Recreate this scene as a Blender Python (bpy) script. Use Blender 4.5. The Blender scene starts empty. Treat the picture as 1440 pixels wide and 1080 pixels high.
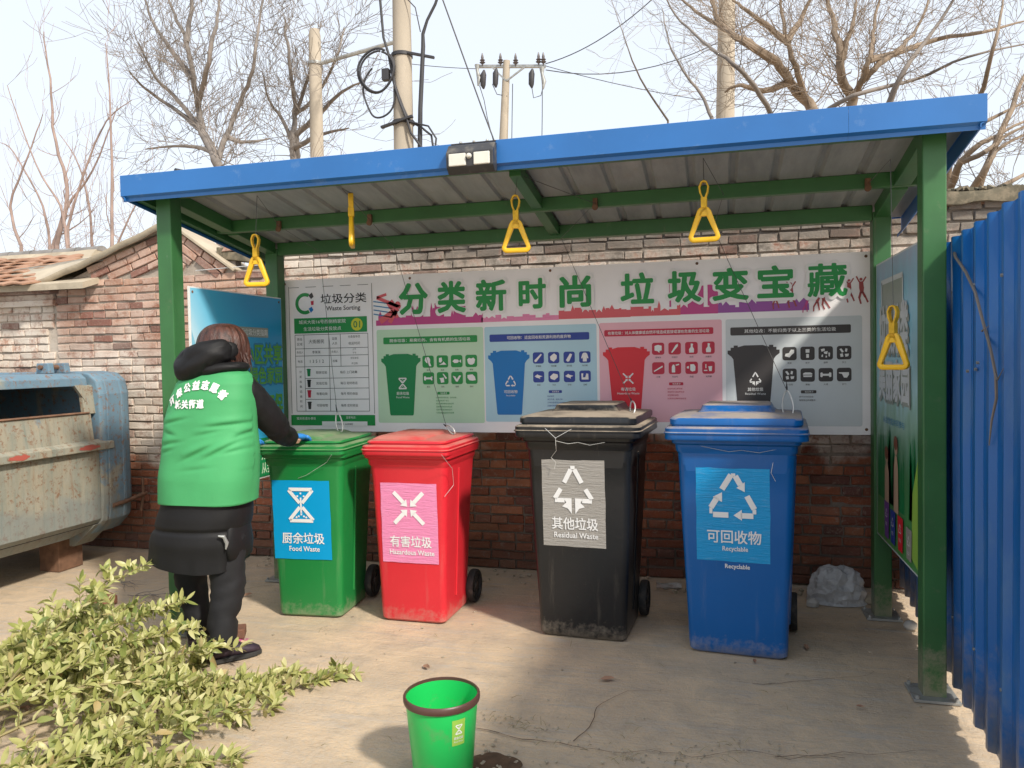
import bpy, bmesh, math, random
from mathutils import Vector, Matrix, noise
random.seed(7)
R = math.radians
PI = math.pi
S = bpy.context.scene
C = S.collection

# ------------------------------------------------------------------ camera, sky, sun, exposure
def setup_view():
    yaw, pitch, roll = R(14.886), R(1.843), R(-1.072)
    F = Vector((-math.sin(yaw)*math.cos(pitch), math.cos(yaw)*math.cos(pitch), -math.sin(pitch)))
    Rt = Vector((math.cos(yaw), math.sin(yaw), 0)); U = Rt.cross(F)
    R2 = Rt*math.cos(roll)+U*math.sin(roll); U2 = -Rt*math.sin(roll)+U*math.cos(roll)
    cam = bpy.data.cameras.new('camera'); co = bpy.data.objects.new('camera', cam); C.objects.link(co)
    m = Matrix((R2, U2, -F)).transposed().to_4x4(); m.translation = Vector((0, 0, 1.5)); co.matrix_world = m
    cam.sensor_width = 36; cam.lens = 1076.571/1440*36; cam.clip_end = 2000; cam.clip_start = 0.05
    S.camera = co
setup_view()
SUN_DIR = Vector((1.0, -0.72, 1.08)).normalized()
elev = math.asin(SUN_DIR.z)
az = math.atan2(SUN_DIR.x, SUN_DIR.y)
W = bpy.data.worlds.new('World'); S.world = W; W.use_nodes = True
nt = W.node_tree; bg = nt.nodes['Background']
sky = nt.nodes.new('ShaderNodeTexSky'); sky.sky_type = 'NISHITA'; sky.sun_disc = False
sky.sun_elevation = elev; sky.sun_rotation = az
sky.air_density = 1.0; sky.dust_density = 4.0; sky.ozone_density = 1.0
veil = nt.nodes.new('ShaderNodeMixRGB'); veil.blend_type = 'MIX'
veil.inputs[0].default_value = 0.68; veil.inputs[2].default_value = (7.3, 7.7, 8.2, 1)
nt.links.new(sky.outputs[0], veil.inputs[1]); nt.links.new(veil.outputs[0], bg.inputs[0])
bg.inputs[1].default_value = 0.15
sl = bpy.data.lights.new('sun', 'SUN'); so = bpy.data.objects.new('sun', sl); C.objects.link(so)
sl.energy = 4.0; sl.angle = R(4.5); sl.color = (1.0, 0.93, 0.82)
so.rotation_euler = SUN_DIR.to_track_quat('Z', 'Y').to_euler()
S.view_settings.view_transform = 'Standard'; S.view_settings.look = 'None'
S.view_settings.gamma = 1; S.view_settings.use_curve_mapping = False
S.view_settings.exposure = 0.16

# ------------------------------------------------------------------ mesh helpers
class MB:
    def __init__(s): s.v = []; s.f = []; s.m = []; s.mi = 0
    def add(s, vs, fs):
        b = len(s.v); s.v += [tuple(v) for v in vs]
        for f in fs: s.f.append(tuple(b+i for i in f)); s.m.append(s.mi)
        return s
    def mat(s, i): s.mi = i; return s
    def box(s, x0, x1, y0, y1, z0, z1, M=None):
        vs = [Vector((x, y, z)) for z in (z0, z1) for y in (y0, y1) for x in (x0, x1)]
        if M is not None: vs = [M @ v for v in vs]
        return s.add(vs, [(0,2,3,1),(4,5,7,6),(0,1,5,4),(1,3,7,5),(3,2,6,7),(2,0,4,6)])
    def bar(s, a, b, w, h=None, up=(0,0,1)):
        a = Vector(a); b = Vector(b); h = h or w; d = (b-a); L = d.length; d.normalize()
        u = Vector(up); x = d.cross(u)
        if x.length < 1e-4: x = d.cross(Vector((1,0,0)))
        x.normalize(); z = x.cross(d)
        vs = [p+x*sx*w/2+z*sz*h/2 for p in (a, b) for sz in (-1, 1) for sx in (-1, 1)]
        return s.add(vs, [(0,1,3,2),(4,6,7,5),(0,4,5,1),(1,5,7,3),(3,7,6,2),(2,6,4,0)])
    def tube(s, pts, rad, n=6, cap=True):
        pts = [Vector(p) for p in pts]
        if not isinstance(rad, (list, tuple)): rad = [rad]*len(pts)
        b = len(s.v); ref = None
        for i, p in enumerate(pts):
            d = (pts[min(i+1, len(pts)-1)]-pts[max(i-1, 0)])
            if d.length < 1e-9: d = Vector((0,0,1))
            d.normalize()
            if ref is None:
                ref = d.cross(Vector((0,0,1)))
                if ref.length < 1e-3: ref = d.cross(Vector((1,0,0)))
            ref = (ref-d*ref.dot(d)).normalized(); q = d.cross(ref)
            for k in range(n):
                a = 2*PI*k/n; s.v.append(tuple(p+(ref*math.cos(a)+q*math.sin(a))*rad[i]))
        for i in range(len(pts)-1):
            for k in range(n):
                k2 = (k+1) % n
                s.f.append((b+i*n+k, b+i*n+k2, b+(i+1)*n+k2, b+(i+1)*n+k)); s.m.append(s.mi)
        if cap and n > 2:
            s.f.append(tuple(b+k for k in range(n))[::-1]); s.m.append(s.mi)
            s.f.append(tuple(b+(len(pts)-1)*n+k for k in range(n))); s.m.append(s.mi)
        return s
    def rings(s, rings, closed=True, cap0=True, cap1=True, loop=False):
        b = len(s.v); n = len(rings[0])
        for r in rings: s.v += [tuple(p) for p in r]
        m = len(rings)
        for i in range(m if loop else m-1):
            for k in range(n if closed else n-1):
                k2 = (k+1) % n; j = (i+1) % m
                s.f.append((b+i*n+k, b+i*n+k2, b+j*n+k2, b+j*n+k)); s.m.append(s.mi)
        if not loop:
            if cap0: s.f.append(tuple(b+k for k in range(n))[::-1]); s.m.append(s.mi)
            if cap1: s.f.append(tuple(b+(m-1)*n+k for k in range(n))); s.m.append(s.mi)
        return s
    def lathe(s, prof, n=24, c=(0,0,0), M=None, cap0=False, cap1=False):
        rs = []
        for r, z in prof:
            ring = [Vector((r*math.cos(2*PI*k/n), r*math.sin(2*PI*k/n), z)) for k in range(n)]
            if M is not None: ring = [M @ p for p in ring]
            rs.append([p+Vector(c) for p in ring])
        return s.rings(rs, cap0=cap0, cap1=cap1)
    def prism(s, poly, y0, y1, M=None):
        """poly in (x,z), extruded from y0 to y1"""
        n = len(poly); vs = [Vector((x, y0, z)) for x, z in poly]+[Vector((x, y1, z)) for x, z in poly]
        if M is not None: vs = [M @ v for v in vs]
        return s.add(vs, [tuple(range(n)), tuple(range(2*n-1, n-1, -1))]+[(i, i+n, (i+1) % n+n, (i+1) % n) for i in range(n)])
    def mesh(s, name, bevel=0, seg=2, smooth=False, weld=0):
        me = bpy.data.meshes.new(name); me.from_pydata(s.v, [], s.f)
        for p, mi in zip(me.polygons, s.m): p.material_index = mi
        bm = bmesh.new(); bm.from_mesh(me)
        if weld: bmesh.ops.remove_doubles(bm, verts=bm.verts, dist=weld)
        bmesh.ops.recalc_face_normals(bm, faces=bm.faces)
        if bevel:
            es = [e for e in bm.edges if len(e.link_faces) == 2 and e.calc_face_angle(0) > 0.5]
            bmesh.ops.bevel(bm, geom=es, offset=bevel, segments=seg, profile=0.5, affect='EDGES', clamp_overlap=True)
        bm.to_mesh(me); bm.free()
        if smooth:
            me.polygons.foreach_set('use_smooth', [True]*len(me.polygons))
            if smooth != 'all': me.set_sharp_from_angle(angle=R(smooth if smooth is not True else 35))
        return me

ROOTM = {}
def tag(o, label, cat, group=None, kind=None):
    if label: o['label'] = label
    if cat: o['category'] = cat
    if group: o['group'] = group
    if kind: o['kind'] = kind
    return o
def thing(name, label, cat, loc=(0,0,0), rz=0, group=None):
    o = bpy.data.objects.new(name, None); C.objects.link(o); o.empty_display_size = .1
    o.location = loc; o.rotation_euler = (0, 0, rz)
    ROOTM[o.name] = Matrix.Translation(Vector(loc)) @ Matrix.Rotation(rz, 4, 'Z')
    return tag(o, label, cat, group)
def obj(name, me, mats, parent=None, world=True, label=None):
    if isinstance(me, MB): me = me.mesh(name)
    if not isinstance(mats, (list, tuple)): mats = [mats]
    if not len(me.materials):
        for m in mats: me.materials.append(m)
    o = bpy.data.objects.new(name, me); C.objects.link(o)
    if parent is not None:
        o.parent = parent
        if world and parent.name in ROOTM: o.matrix_parent_inverse = ROOTM[parent.name].inverted()
    if label: o['label'] = label
    return o
def copy_tree(o, parent=None):
    c = o.copy(); C.objects.link(c)
    if parent is not None: c.parent = parent
    for ch in [k for k in C.objects if k.parent == o]: copy_tree(ch, c)
    return c

# ------------------------------------------------------------------ materials
def nodes(name):
    m = bpy.data.materials.new(name); m.use_nodes = True; nt = m.node_tree
    return m, nt, nt.nodes['Principled BSDF']
def N(nt, t, **kw):
    n = nt.nodes.new(t)
    for k, v in kw.items(): setattr(n, k, v)
    return n
def texco(nt, kind='pos', scale=(1,1,1)):
    g = N(nt, 'ShaderNodeNewGeometry') if kind == 'pos' else N(nt, 'ShaderNodeTexCoord')
    mp = N(nt, 'ShaderNodeMapping'); mp.inputs['Scale'].default_value = scale
    nt.links.new(g.outputs['Position' if kind == 'pos' else 'Object'], mp.inputs[0]); return mp.outputs[0]
def noi(nt, vec, scale, detail=4, rough=.55, dist=0):
    n = N(nt, 'ShaderNodeTexNoise'); n.inputs['Scale'].default_value = scale; n.inputs['Detail'].default_value = detail
    n.inputs['Roughness'].default_value = rough; n.inputs['Distortion'].default_value = dist
    nt.links.new(vec, n.inputs['Vector']); return n.outputs['Fac']
def ramp(nt, fac, stops):
    r = N(nt, 'ShaderNodeValToRGB'); e = r.color_ramp.elements
    while len(e) < len(stops): e.new(0.5)
    for i, (p, c) in enumerate(stops):
        e[i].position = p; e[i].color = (c, c, c, 1) if isinstance(c, (int, float)) else (*c, 1)
    nt.links.new(fac, r.inputs[0]); return r.outputs[0]
def mix(nt, fac, a, b, mode='MIX'):
    m = N(nt, 'ShaderNodeMixRGB', blend_type=mode)
    for i, x in ((0, fac), (1, a), (2, b)):
        if isinstance(x, (int, float)): m.inputs[i].default_value = x if i == 0 else (x, x, x, 1)
        elif isinstance(x, tuple): m.inputs[i].default_value = (*x, 1)
        else: nt.links.new(x, m.inputs[i])
    return m.outputs[0]
def mth(nt, op, a, b=0.0, clamp=False):
    m = N(nt, 'ShaderNodeMath', operation=op); m.use_clamp = clamp
    for i, x in ((0, a), (1, b)):
        if isinstance(x, (int, float)): m.inputs[i].default_value = x
        else: nt.links.new(x, m.inputs[i])
    return m.outputs[0]
def bump(nt, bs, h, strength=.3, dist=.01):
    b = N(nt, 'ShaderNodeBump'); b.inputs['Strength'].default_value = strength; b.inputs['Distance'].default_value = dist
    nt.links.new(h, b.inputs['Height']); nt.links.new(b.outputs[0], bs.inputs['Normal'])
def rnd(nt):
    a = N(nt, 'ShaderNodeObjectInfo').outputs['Random']; b = N(nt, 'ShaderNodeNewGeometry').outputs['Random Per Island']
    return mth(nt, 'FRACT', mth(nt, 'ADD', a, b))
def mat(name, col, rough=.5, var=.12, scale=6, metal=0, bmp=0, bscale=60, dirt=None, dscale=5, dlo=.52, dhi=.7, spec=.5, kind='obj', stretch=(1,1,1), splash=0):
    m, nt, bs = nodes(name); v = texco(nt, kind, stretch)
    n = noi(nt, v, scale, 5)
    c = mix(nt, ramp(nt, n, [(.3, 0.0), (.7, 1.0)]), tuple(x*(1-var) for x in col), tuple(min(1, x*(1+var)) for x in col))
    rg = rough
    if splash:
        # mud splashed up from the ground, rust runs and pale scratches
        p = texco(nt); sz = N(nt, 'ShaderNodeSeparateXYZ'); nt.links.new(p, sz.inputs[0])
        sp_ = mth(nt, 'SUBTRACT', 1.0, X_map(nt, mth(nt, 'ADD', sz.outputs[2], mth(nt, 'MULTIPLY', mth(nt, 'SUBTRACT', noi(nt, p, 9, 8, .75), .5), 1.1)), .0, splash))
        c = mix(nt, mth(nt, 'MULTIPLY', sp_, .6), c, (.30, .25, .19))
        c = mix(nt, ramp(nt, noi(nt, texco(nt, 'pos', (12, 12, .8)), 1.6, 8, .75), [(.62, 0.0), (.72, .45)]), c, (.17, .12, .09))
        c = mix(nt, ramp(nt, noi(nt, texco(nt, 'pos', (5, 5, 2)), 9, 9, .8), [(.66, 0.0), (.70, .55)]), c, (.32, .33, .32))
    if dirt:
        dm = ramp(nt, noi(nt, v, dscale, 8, .65), [(dlo, 0.0), (dhi, 1.0)])
        c = mix(nt, mth(nt, 'MULTIPLY', dm, .8), c, dirt)
        rg = mth(nt, 'ADD', mth(nt, 'MULTIPLY', dm, .3), rough, True)
    nt.links.new(c, bs.inputs['Base Color'])
    if isinstance(rg, float) or isinstance(rg, int): 
        rn = mth(nt, 'ADD', mth(nt, 'MULTIPLY', noi(nt, v, scale*4, 3), .16), rough-.08, True); nt.links.new(rn, bs.inputs['Roughness'])
    else: nt.links.new(rg, bs.inputs['Roughness'])
    bs.inputs['Metallic'].default_value = metal; bs.inputs['Specular IOR Level'].default_value = spec
    if bmp: bump(nt, bs, noi(nt, v, bscale, 6, .6), bmp, .004)
    return m

def ground_mat():
    m, nt, bs = nodes('concrete_ground'); v = texco(nt)
    big = noi(nt, v, .9, 6, .6, .6); mid = noi(nt, v, 5, 8, .7, .3); fine = noi(nt, v, 70, 6, .7)
    c = mix(nt, ramp(nt, big, [(.35, 0.0), (.62, 1.0)]), (.50, .375, .25), (.64, .485, .32))
    c = mix(nt, ramp(nt, mid, [(.42, 0.0), (.66, .7)]), c, (.36, .295, .225))
    c = mix(nt, ramp(nt, fine, [(.35, .55), (.6, 0.0)]), c, (.47, .41, .33), 'MIX')
    c = mix(nt, ramp(nt, noi(nt, v, 160, 3, .8), [(.62, 0.0), (.72, .6)]), c, (.13, .11, .09))
    c = mix(nt, ramp(nt, noi(nt, v, 2.2, 9, .8, 1.2), [(.6, 0.0), (.68, .55)]), c, (.24, .195, .15))
    # trowel drags and grey cement scars
    vs = texco(nt, 'pos', (.7, 5.5, 1)); st = noi(nt, vs, 3.2, 9, .75, .8)
    c = mix(nt, ramp(nt, st, [(.52, 0.0), (.66, .5)]), c, (.40, .385, .36))
    c = mix(nt, ramp(nt, noi(nt, vs, 7.0, 6, .8, .3), [(.56, 0.0), (.7, .5)]), c, (.20, .165, .13))
    nt.links.new(c, bs.inputs['Base Color']); bs.inputs['Roughness'].default_value = .93; bs.inputs['Specular IOR Level'].default_value = .25
    h = mth(nt, 'ADD', mth(nt, 'MULTIPLY', mid, .9), mth(nt, 'MULTIPLY', fine, .35))
    h = mth(nt, 'ADD', h, mth(nt, 'MULTIPLY', st, .5))
    bump(nt, bs, h, .75, .02); return m

def brick_mat(name='brick', mortar=False):
    m, nt, bs = nodes(name); v = texco(nt)
    sp = N(nt, 'ShaderNodeSeparateXYZ'); nt.links.new(v, sp.inputs[0]); X, Z = sp.outputs[0], sp.outputs[2]
    f = noi(nt, v, 9, 8, .7); g = noi(nt, v, 60, 5, .7); big = noi(nt, v, 1.6, 5, .6, .5)
    if mortar: c = mix(nt, g, (.14, .115, .095), (.40, .35, .29))
    else:
        r = rnd(nt)
        c = ramp(nt, r, [(0, (.20, .065, .04)), (.22, (.34, .11, .058)), (.5, (.43, .145, .072)), (.75, (.46, .19, .10)), (.9, (.25, .10, .075)), (1, (.16, .075, .06))])
        c = mix(nt, ramp(nt, f, [(.35, .55), (.6, 0.0)]), c, (.21, .10, .07))
        c = mix(nt, ramp(nt, g, [(.52, 0.0), (.75, .5)]), c, (.42, .33, .26))
        c = mix(nt, ramp(nt, noi(nt, v, 24, 8, .8, .5), [(.56, 0.0), (.66, .7)]), c, (.46, .40, .34))
    # darker low down, with an uneven upper edge
    low = mth(nt, 'SUBTRACT', .62, mth(nt, 'ADD', Z, mth(nt, 'MULTIPLY', big, .35)))
    c = mix(nt, ramp(nt, low, [(0, 0.0), (.35, .62)]), c, (.085, .06, .048))
    # whitewash: present above about 0.9 m, worn away in patches
    wz = mth(nt, 'ADD', mth(nt, 'SUBTRACT', Z, .93), mth(nt, 'MULTIPLY', mth(nt, 'SUBTRACT', big, .5), .9))
    wleft = ramp(nt, X_map(nt, X, -4.4, -3.4), [(0, .32), (1, 0.0)])
    wz = mth(nt, 'ADD', wz, wleft)
    w1 = ramp(nt, wz, [(0, 0.0), (.10, 1.0)])
    # left wall: red again above 1.6 m except beside the low house
    redz = ramp(nt, mth(nt, 'ADD', Z, mth(nt, 'MULTIPLY', mth(nt, 'SUBTRACT', big, .5), .7)), [(0, 0.0), (1, 0.0)])
    zr = X_map(nt, mth(nt, 'ADD', Z, mth(nt, 'MULTIPLY', mth(nt, 'SUBTRACT', big, .5), 1.1)), 1.45, 1.80)
    xr = mth(nt, 'MULTIPLY', X_map(nt, X, -5.40, -5.30), mth(nt, 'SUBTRACT', 1.0, X_map(nt, X, -3.6, -3.2)))
    w2 = mth(nt, 'SUBTRACT', 1.0, mth(nt, 'MULTIPLY', mth(nt, 'MULTIPLY', zr, xr), .50))
    wear = ramp(nt, mth(nt, 'ADD', mth(nt, 'MULTIPLY', f, .75), mth(nt, 'MULTIPLY', g, .25)), [(.36, .12), (.50, 1.0)])
    per = ramp(nt, rnd(nt), [(.0, 1.0), (.86, 1.0), (.93, .1), (1.0, .3)]) if not mortar else .85
    w = mth(nt, 'MULTIPLY', mth(nt, 'MULTIPLY', w1, w2), mth(nt, 'MULTIPLY', wear, per), True)
    wc = mix(nt, ramp(nt, noi(nt, v, 3, 6), [(.3, 0.0), (.7, 1.0)]), (.50, .41, .33), (.72, .65, .57))
    if mortar: wc = mix(nt, .35, wc, (.30, .25, .2))
    c = mix(nt, w, c, wc)
    # black weathering near the wall head on the right
    hi = mth(nt, 'MULTIPLY', X_map(nt, mth(nt, 'ADD', Z, mth(nt, 'MULTIPLY', f, .6)), 2.36, 2.56), X_map(nt, X, -3.2, -2.0))
    c = mix(nt, mth(nt, 'MULTIPLY', hi, .8), c, (.10, .085, .07))
    nt.links.new(c, bs.inputs['Base Color']); bs.inputs['Roughness'].default_value = .92; bs.inputs['Specular IOR Level'].default_value = .2
    bump(nt, bs, mth(nt, 'ADD', mth(nt, 'MULTIPLY', f, .7), mth(nt, 'MULTIPLY', g, .5)), .8, .012); return m
def X_map(nt, x, a, b):
    n = N(nt, 'ShaderNodeMapRange'); n.clamp = True; n.inputs[1].default_value = a; n.inputs[2].default_value = b
    nt.links.new(x, n.inputs[0]); return n.outputs[0]

def skip_mat(name, blue=.0):
    m, nt, bs = nodes(name); v = texco(nt); vs = texco(nt, 'pos', (1, 5.5, .55))
    a = noi(nt, vs, 2.2, 8, .65, .4); b = noi(nt, v, 5, 8, .7, .6); c_ = noi(nt, v, 26, 7, .75); bl = noi(nt, v, 1.5, 6, .65, .8)
    cream = mix(nt, ramp(nt, a, [(.35, 0.0), (.65, 1.0)]), (.23, .235, .19), (.34, .30, .22))
    cream = mix(nt, ramp(nt, b, [(.45, 0.0), (.65, .8)]), cream, (.30, .30, .25))
    cream = mix(nt, ramp(nt, noi(nt, vs, 5, 9, .7), [(.54, 0.0), (.66, .75)]), cream, (.17, .20, .17))
    blu = mix(nt, b, (.07, .16, .25), (.16, .27, .34))
    c = mix(nt, ramp(nt, mth(nt, 'ADD', bl, blue), [(.53, 0.0), (.60, .9)]), cream, blu)
    c = mix(nt, ramp(nt, c_, [(.53, 0.0), (.63, .85)]), c, (.20, .095, .045))
    c = mix(nt, ramp(nt, noi(nt, vs, 3.2, 9, .75), [(.56, 0.0), (.68, .9)]), c, (.22, .115, .055))
    sz = N(nt, 'ShaderNodeSeparateXYZ'); nt.links.new(v, sz.inputs[0])
    low_shade = mth(nt, 'SUBTRACT', 1.0, X_map(nt, mth(nt, 'ADD', sz.outputs[2], mth(nt, 'MULTIPLY', bl, .5)), .72, .80)); c = mix(nt, mth(nt, 'MULTIPLY', low_shade, .55), c, (.17, .20, .20))  # blue-grey lower band: a shadow painted into the skip colour
    nt.links.new(c, bs.inputs['Base Color']); bs.inputs['Roughness'].default_value = .72
    bump(nt, bs, mth(nt, 'ADD', c_, mth(nt, 'MULTIPLY', b, .8)), .5, .006); return m

def bin_mat(name, col, dust=(.42, .35, .27), amt=.75, hz=.10):
    """moulded plastic: dust settled on upward faces, scuffs, grime along the foot"""
    m, nt, bs = nodes(name); v = texco(nt, 'obj')
    n = noi(nt, v, 3, 5); f = noi(nt, v, 22, 8, .7)
    c = mix(nt, n, tuple(x*.86 for x in col), tuple(min(1, x*1.12) for x in col))
    geo = N(nt, 'ShaderNodeNewGeometry'); sp = N(nt, 'ShaderNodeSeparateXYZ'); nt.links.new(geo.outputs['Normal'], sp.inputs[0])
    up = X_map(nt, mth(nt, 'ADD', sp.outputs[2], mth(nt, 'MULTIPLY', mth(nt, 'SUBTRACT', noi(nt, v, 7, 6, .7), .5), 1.1)), .55, 1.05)
    sq = N(nt, 'ShaderNodeSeparateXYZ'); nt.links.new(geo.outputs['Position'], sq.inputs[0])
    foot = mth(nt, 'SUBTRACT', 1.0, X_map(nt, mth(nt, 'ADD', sq.outputs[2], mth(nt, 'MULTIPLY', mth(nt, 'SUBTRACT', f, .5), .35)), .0, .09))
    vs = texco(nt, 'obj', (14, 14, 1.3)); run = ramp(nt, noi(nt, vs, 1.2, 8, .75), [(.56, 0.0), (.70, .30)])
    sc = ramp(nt, noi(nt, texco(nt, 'obj', (2, 2, 9)), 9, 8, .8), [(.64, 0.0), (.70, .4)])
    d = mth(nt, 'MAXIMUM', mth(nt, 'MULTIPLY', up, amt), mth(nt, 'MULTIPLY', foot, .35))
    d = mth(nt, 'MAXIMUM', d, mth(nt, 'MULTIPLY', run, .3)); d = mth(nt, 'MAXIMUM', d, mth(nt, 'MULTIPLY', sc, .55))
    d = mth(nt, 'ADD', d, mth(nt, 'MULTIPLY', ramp(nt, f, [(.4, 0.0), (.8, 1.0)]), hz), True)
    c = mix(nt, d, c, dust); nt.links.new(c, bs.inputs['Base Color'])
    nt.links.new(mth(nt, 'ADD', mth(nt, 'MULTIPLY', d, .5), .34, True), bs.inputs['Roughness'])
    bump(nt, bs, noi(nt, v, 6, 3), .25, .012); return m

def leaf_mat():
    m, nt, bs = nodes('leaf_green'); r = rnd(nt); v = texco(nt, 'obj')
    c = ramp(nt, r, [(0, (.14, .19, .05)), (.25, (.38, .38, .12)), (.65, (.56, .53, .22)), (.93, (.68, .62, .33)), (1, (.50, .34, .16))])
    c = mix(nt, mth(nt, 'MULTIPLY', noi(nt, v, 30, 4), .4), c, (.20, .27, .07))
    nt.links.new(c, bs.inputs['Base Color']); bs.inputs['Roughness'].default_value = .42
    tr = N(nt, 'ShaderNodeBsdfTranslucent'); nt.links.new(mix(nt, .5, c, (.5, .55, .12)), tr.inputs[0])
    mx = N(nt, 'ShaderNodeMixShader'); mx.inputs[0].default_value = .28
    nt.links.new(bs.outputs[0], mx.inputs[1]); nt.links.new(tr.outputs[0], mx.inputs[2])
    nt.links.new(mx.outputs[0], nt.nodes['Material Output'].inputs[0]); return m

def roof_under_mat():
    m, nt, bs = nodes('roof_sheet_underside'); v = texco(nt, 'pos', (2.5, .5, 1))
    c = mix(nt, ramp(nt, noi(nt, v, 3, 8, .7), [(.35, 0.0), (.7, 1.0)]), (.23, .25, .26), (.38, .40, .41))
    c = mix(nt, ramp(nt, noi(nt, texco(nt), 9, 8, .75), [(.55, 0.0), (.7, .5)]), c, (.30, .27, .22))
    nt.links.new(c, bs.inputs['Base Color']); bs.inputs['Roughness'].default_value = .5; return m

def flat(name, col, rough=.45, spec=.4):
    m = mat(name, col, rough, .05, 3, spec=spec, bmp=.06, bscale=12); return m

MT = {}
MT['ground'] = ground_mat()
MT['brick'] = brick_mat('brick'); MT['mortar'] = brick_mat('mortar', True)
MT['cement'] = mat('cement', (.42, .36, .27), .9, .2, 3, bmp=.7, bscale=25, dirt=(.24, .20, .15), dscale=2.5, kind='pos')
MT['coping'] = mat('weathered_coping', (.13, .115, .08), .95, .3, 9, bmp=1, bscale=30, dirt=(.24, .20, .14), dscale=18, dlo=.48, dhi=.62, kind='pos')
MT['green_steel'] = mat('green_paint', (.032, .130, .040), .42, .15, 4, bmp=.15, bscale=20, dirt=(.10, .16, .08), dscale=14, dlo=.62, dhi=.78, kind='pos', splash=.22)
MT['blue_trim'] = mat('blue_trim', (.022, .14, .41), .38, .08, 2.5, bmp=.1, bscale=6, dirt=(.16, .28, .48), dscale=9, dlo=.6, dhi=.85, kind='pos')
MT['fence'] = mat('blue_fence_sheet', (.006, .115, .38), .34, .16, 2, bmp=.3, bscale=5, dirt=(.10, .20, .34), dscale=7, dlo=.52, dhi=.8, kind='pos', stretch=(1, 1, .3), splash=.35)
MT['roof_under'] = roof_under_mat()
MT['galv'] = mat('galvanised_steel', (.36, .37, .36), .5, .2, 12, metal=.6, dirt=(.25, .2, .15), dscale=20, kind='pos')
MT['skip'] = skip_mat('skip_weathered_paint', -.03); MT['skip_blue'] = skip_mat('skip_blue_paint', .13)
MT['rust'] = mat('rusty_steel', (.16, .085, .05), .85, .35, 15, bmp=.6, bscale=50, kind='pos')
MT['black_plastic'] = mat('black_plastic', (.018, .018, .02), .42, .2, 8, dirt=(.12, .10, .08), dscale=14)
MT['rubber'] = mat('black_rubber', (.022, .022, .022), .75, .25, 12, bmp=.3, dirt=(.13, .11, .09), dscale=10)
MT['yellow'] = mat('yellow_plastic', (.82, .48, .015), .35, .10, 10, dirt=(.45, .30, .08), dscale=22, dlo=.6, dhi=.8)
MT['yellow_web'] = mat('yellow_webbing', (.72, .44, .03), .8, .2, 30, bmp=.5, bscale=200)
MT['wire'] = mat('steel_wire', (.10, .10, .10), .5, .2, 10, metal=.4)
MT['white_wire'] = mat('bright_wire', (.62, .62, .60), .35, .1, 10, metal=.3)
MT['cable'] = mat('black_cable', (.035, .035, .04), .6, .2, 3, kind='pos')
MT['pole'] = mat('pole_concrete', (.40, .35, .28), .9, .12, 2, bmp=.3, dirt=(.25, .22, .18), dscale=1.2, kind='pos', stretch=(1, 1, .4))
MT['bark'] = mat('bark_brown', (.235, .18, .13), .9, .3, 6, bmp=.8, bscale=40, kind='pos')
MT['bark_grey'] = mat('bark_grey', (.20, .175, .155), .9, .3, 3, bmp=.8, bscale=30, kind='pos')
MT['bark_pink'] = mat('bark_reddish', (.30, .22, .19), .85, .3, 5, kind='pos')
MT['tile'] = mat('clay_tile', (.34, .19, .12), .9, .3, 8, bmp=.5, dirt=(.25, .20, .14), dscale=8, kind='pos')
MT['ridge'] = mat('grey_ridge_tile', (.20, .19, .18), .85, .25, 8, bmp=.5, kind='pos')
MT['vest'] = mat('vest_green', (.050, .31, .11), .7, .10, 2.5, bmp=.5, bscale=11)
MT['coat'] = mat('black_coat', (.009, .009, .010), .62, .25, 4, bmp=.35, bscale=18, spec=.3)
MT['trousers'] = mat('black_trousers', (.008, .008, .010), .8, .2, 8, bmp=.3, bscale=40)
MT['hair'] = mat('auburn_hair', (.060, .021, .013), .36, .8, 3, bmp=.9, bscale=16, stretch=(14, 14, 1.2))
MT['skin'] = mat('skin', (.52, .33, .24), .5, .08, 10)
MT['glove'] = mat('blue_glove', (.03, .22, .62), .4, .1, 10)
MT['shoe'] = mat('shoe_dark', (.03, .018, .03), .6, .3, 20); MT['pink'] = mat('shoe_pink', (.55, .05, .28), .6, .35, 30); MT['sole'] = mat('shoe_sole', (.03, .03, .03), .8, .1, 10)
MT['leaf'] = leaf_mat(); MT['twig'] = mat('cut_twig', (.24, .20, .09), .8, .25, 20)
MT['bag'] = mat('plastic_bag', (.47, .48, .49), .25, .15, 18, bmp=1, bscale=34)
MT['white_scrap'] = mat('white_scrap', (.50, .49, .46), .7, .15, 12)
MT['lamp_black'] = mat('lamp_housing', (.035, .035, .038), .45, .2, 8, dirt=(.15, .14, .12), dscale=12)
MT['lamp_led'] = mat('lamp_diffuser', (.66, .65, .58), .3, .06, 10)
MT['soil'] = mat('damp_soil', (.095, .055, .03), .95, .3, 25, bmp=1, bscale=60, kind='pos')
MT['cavity'] = mat('inside_shade', (.022, .020, .018), .9, .3, 4, kind='pos')  # near-black base colour stands in for the shade inside the skip
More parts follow.
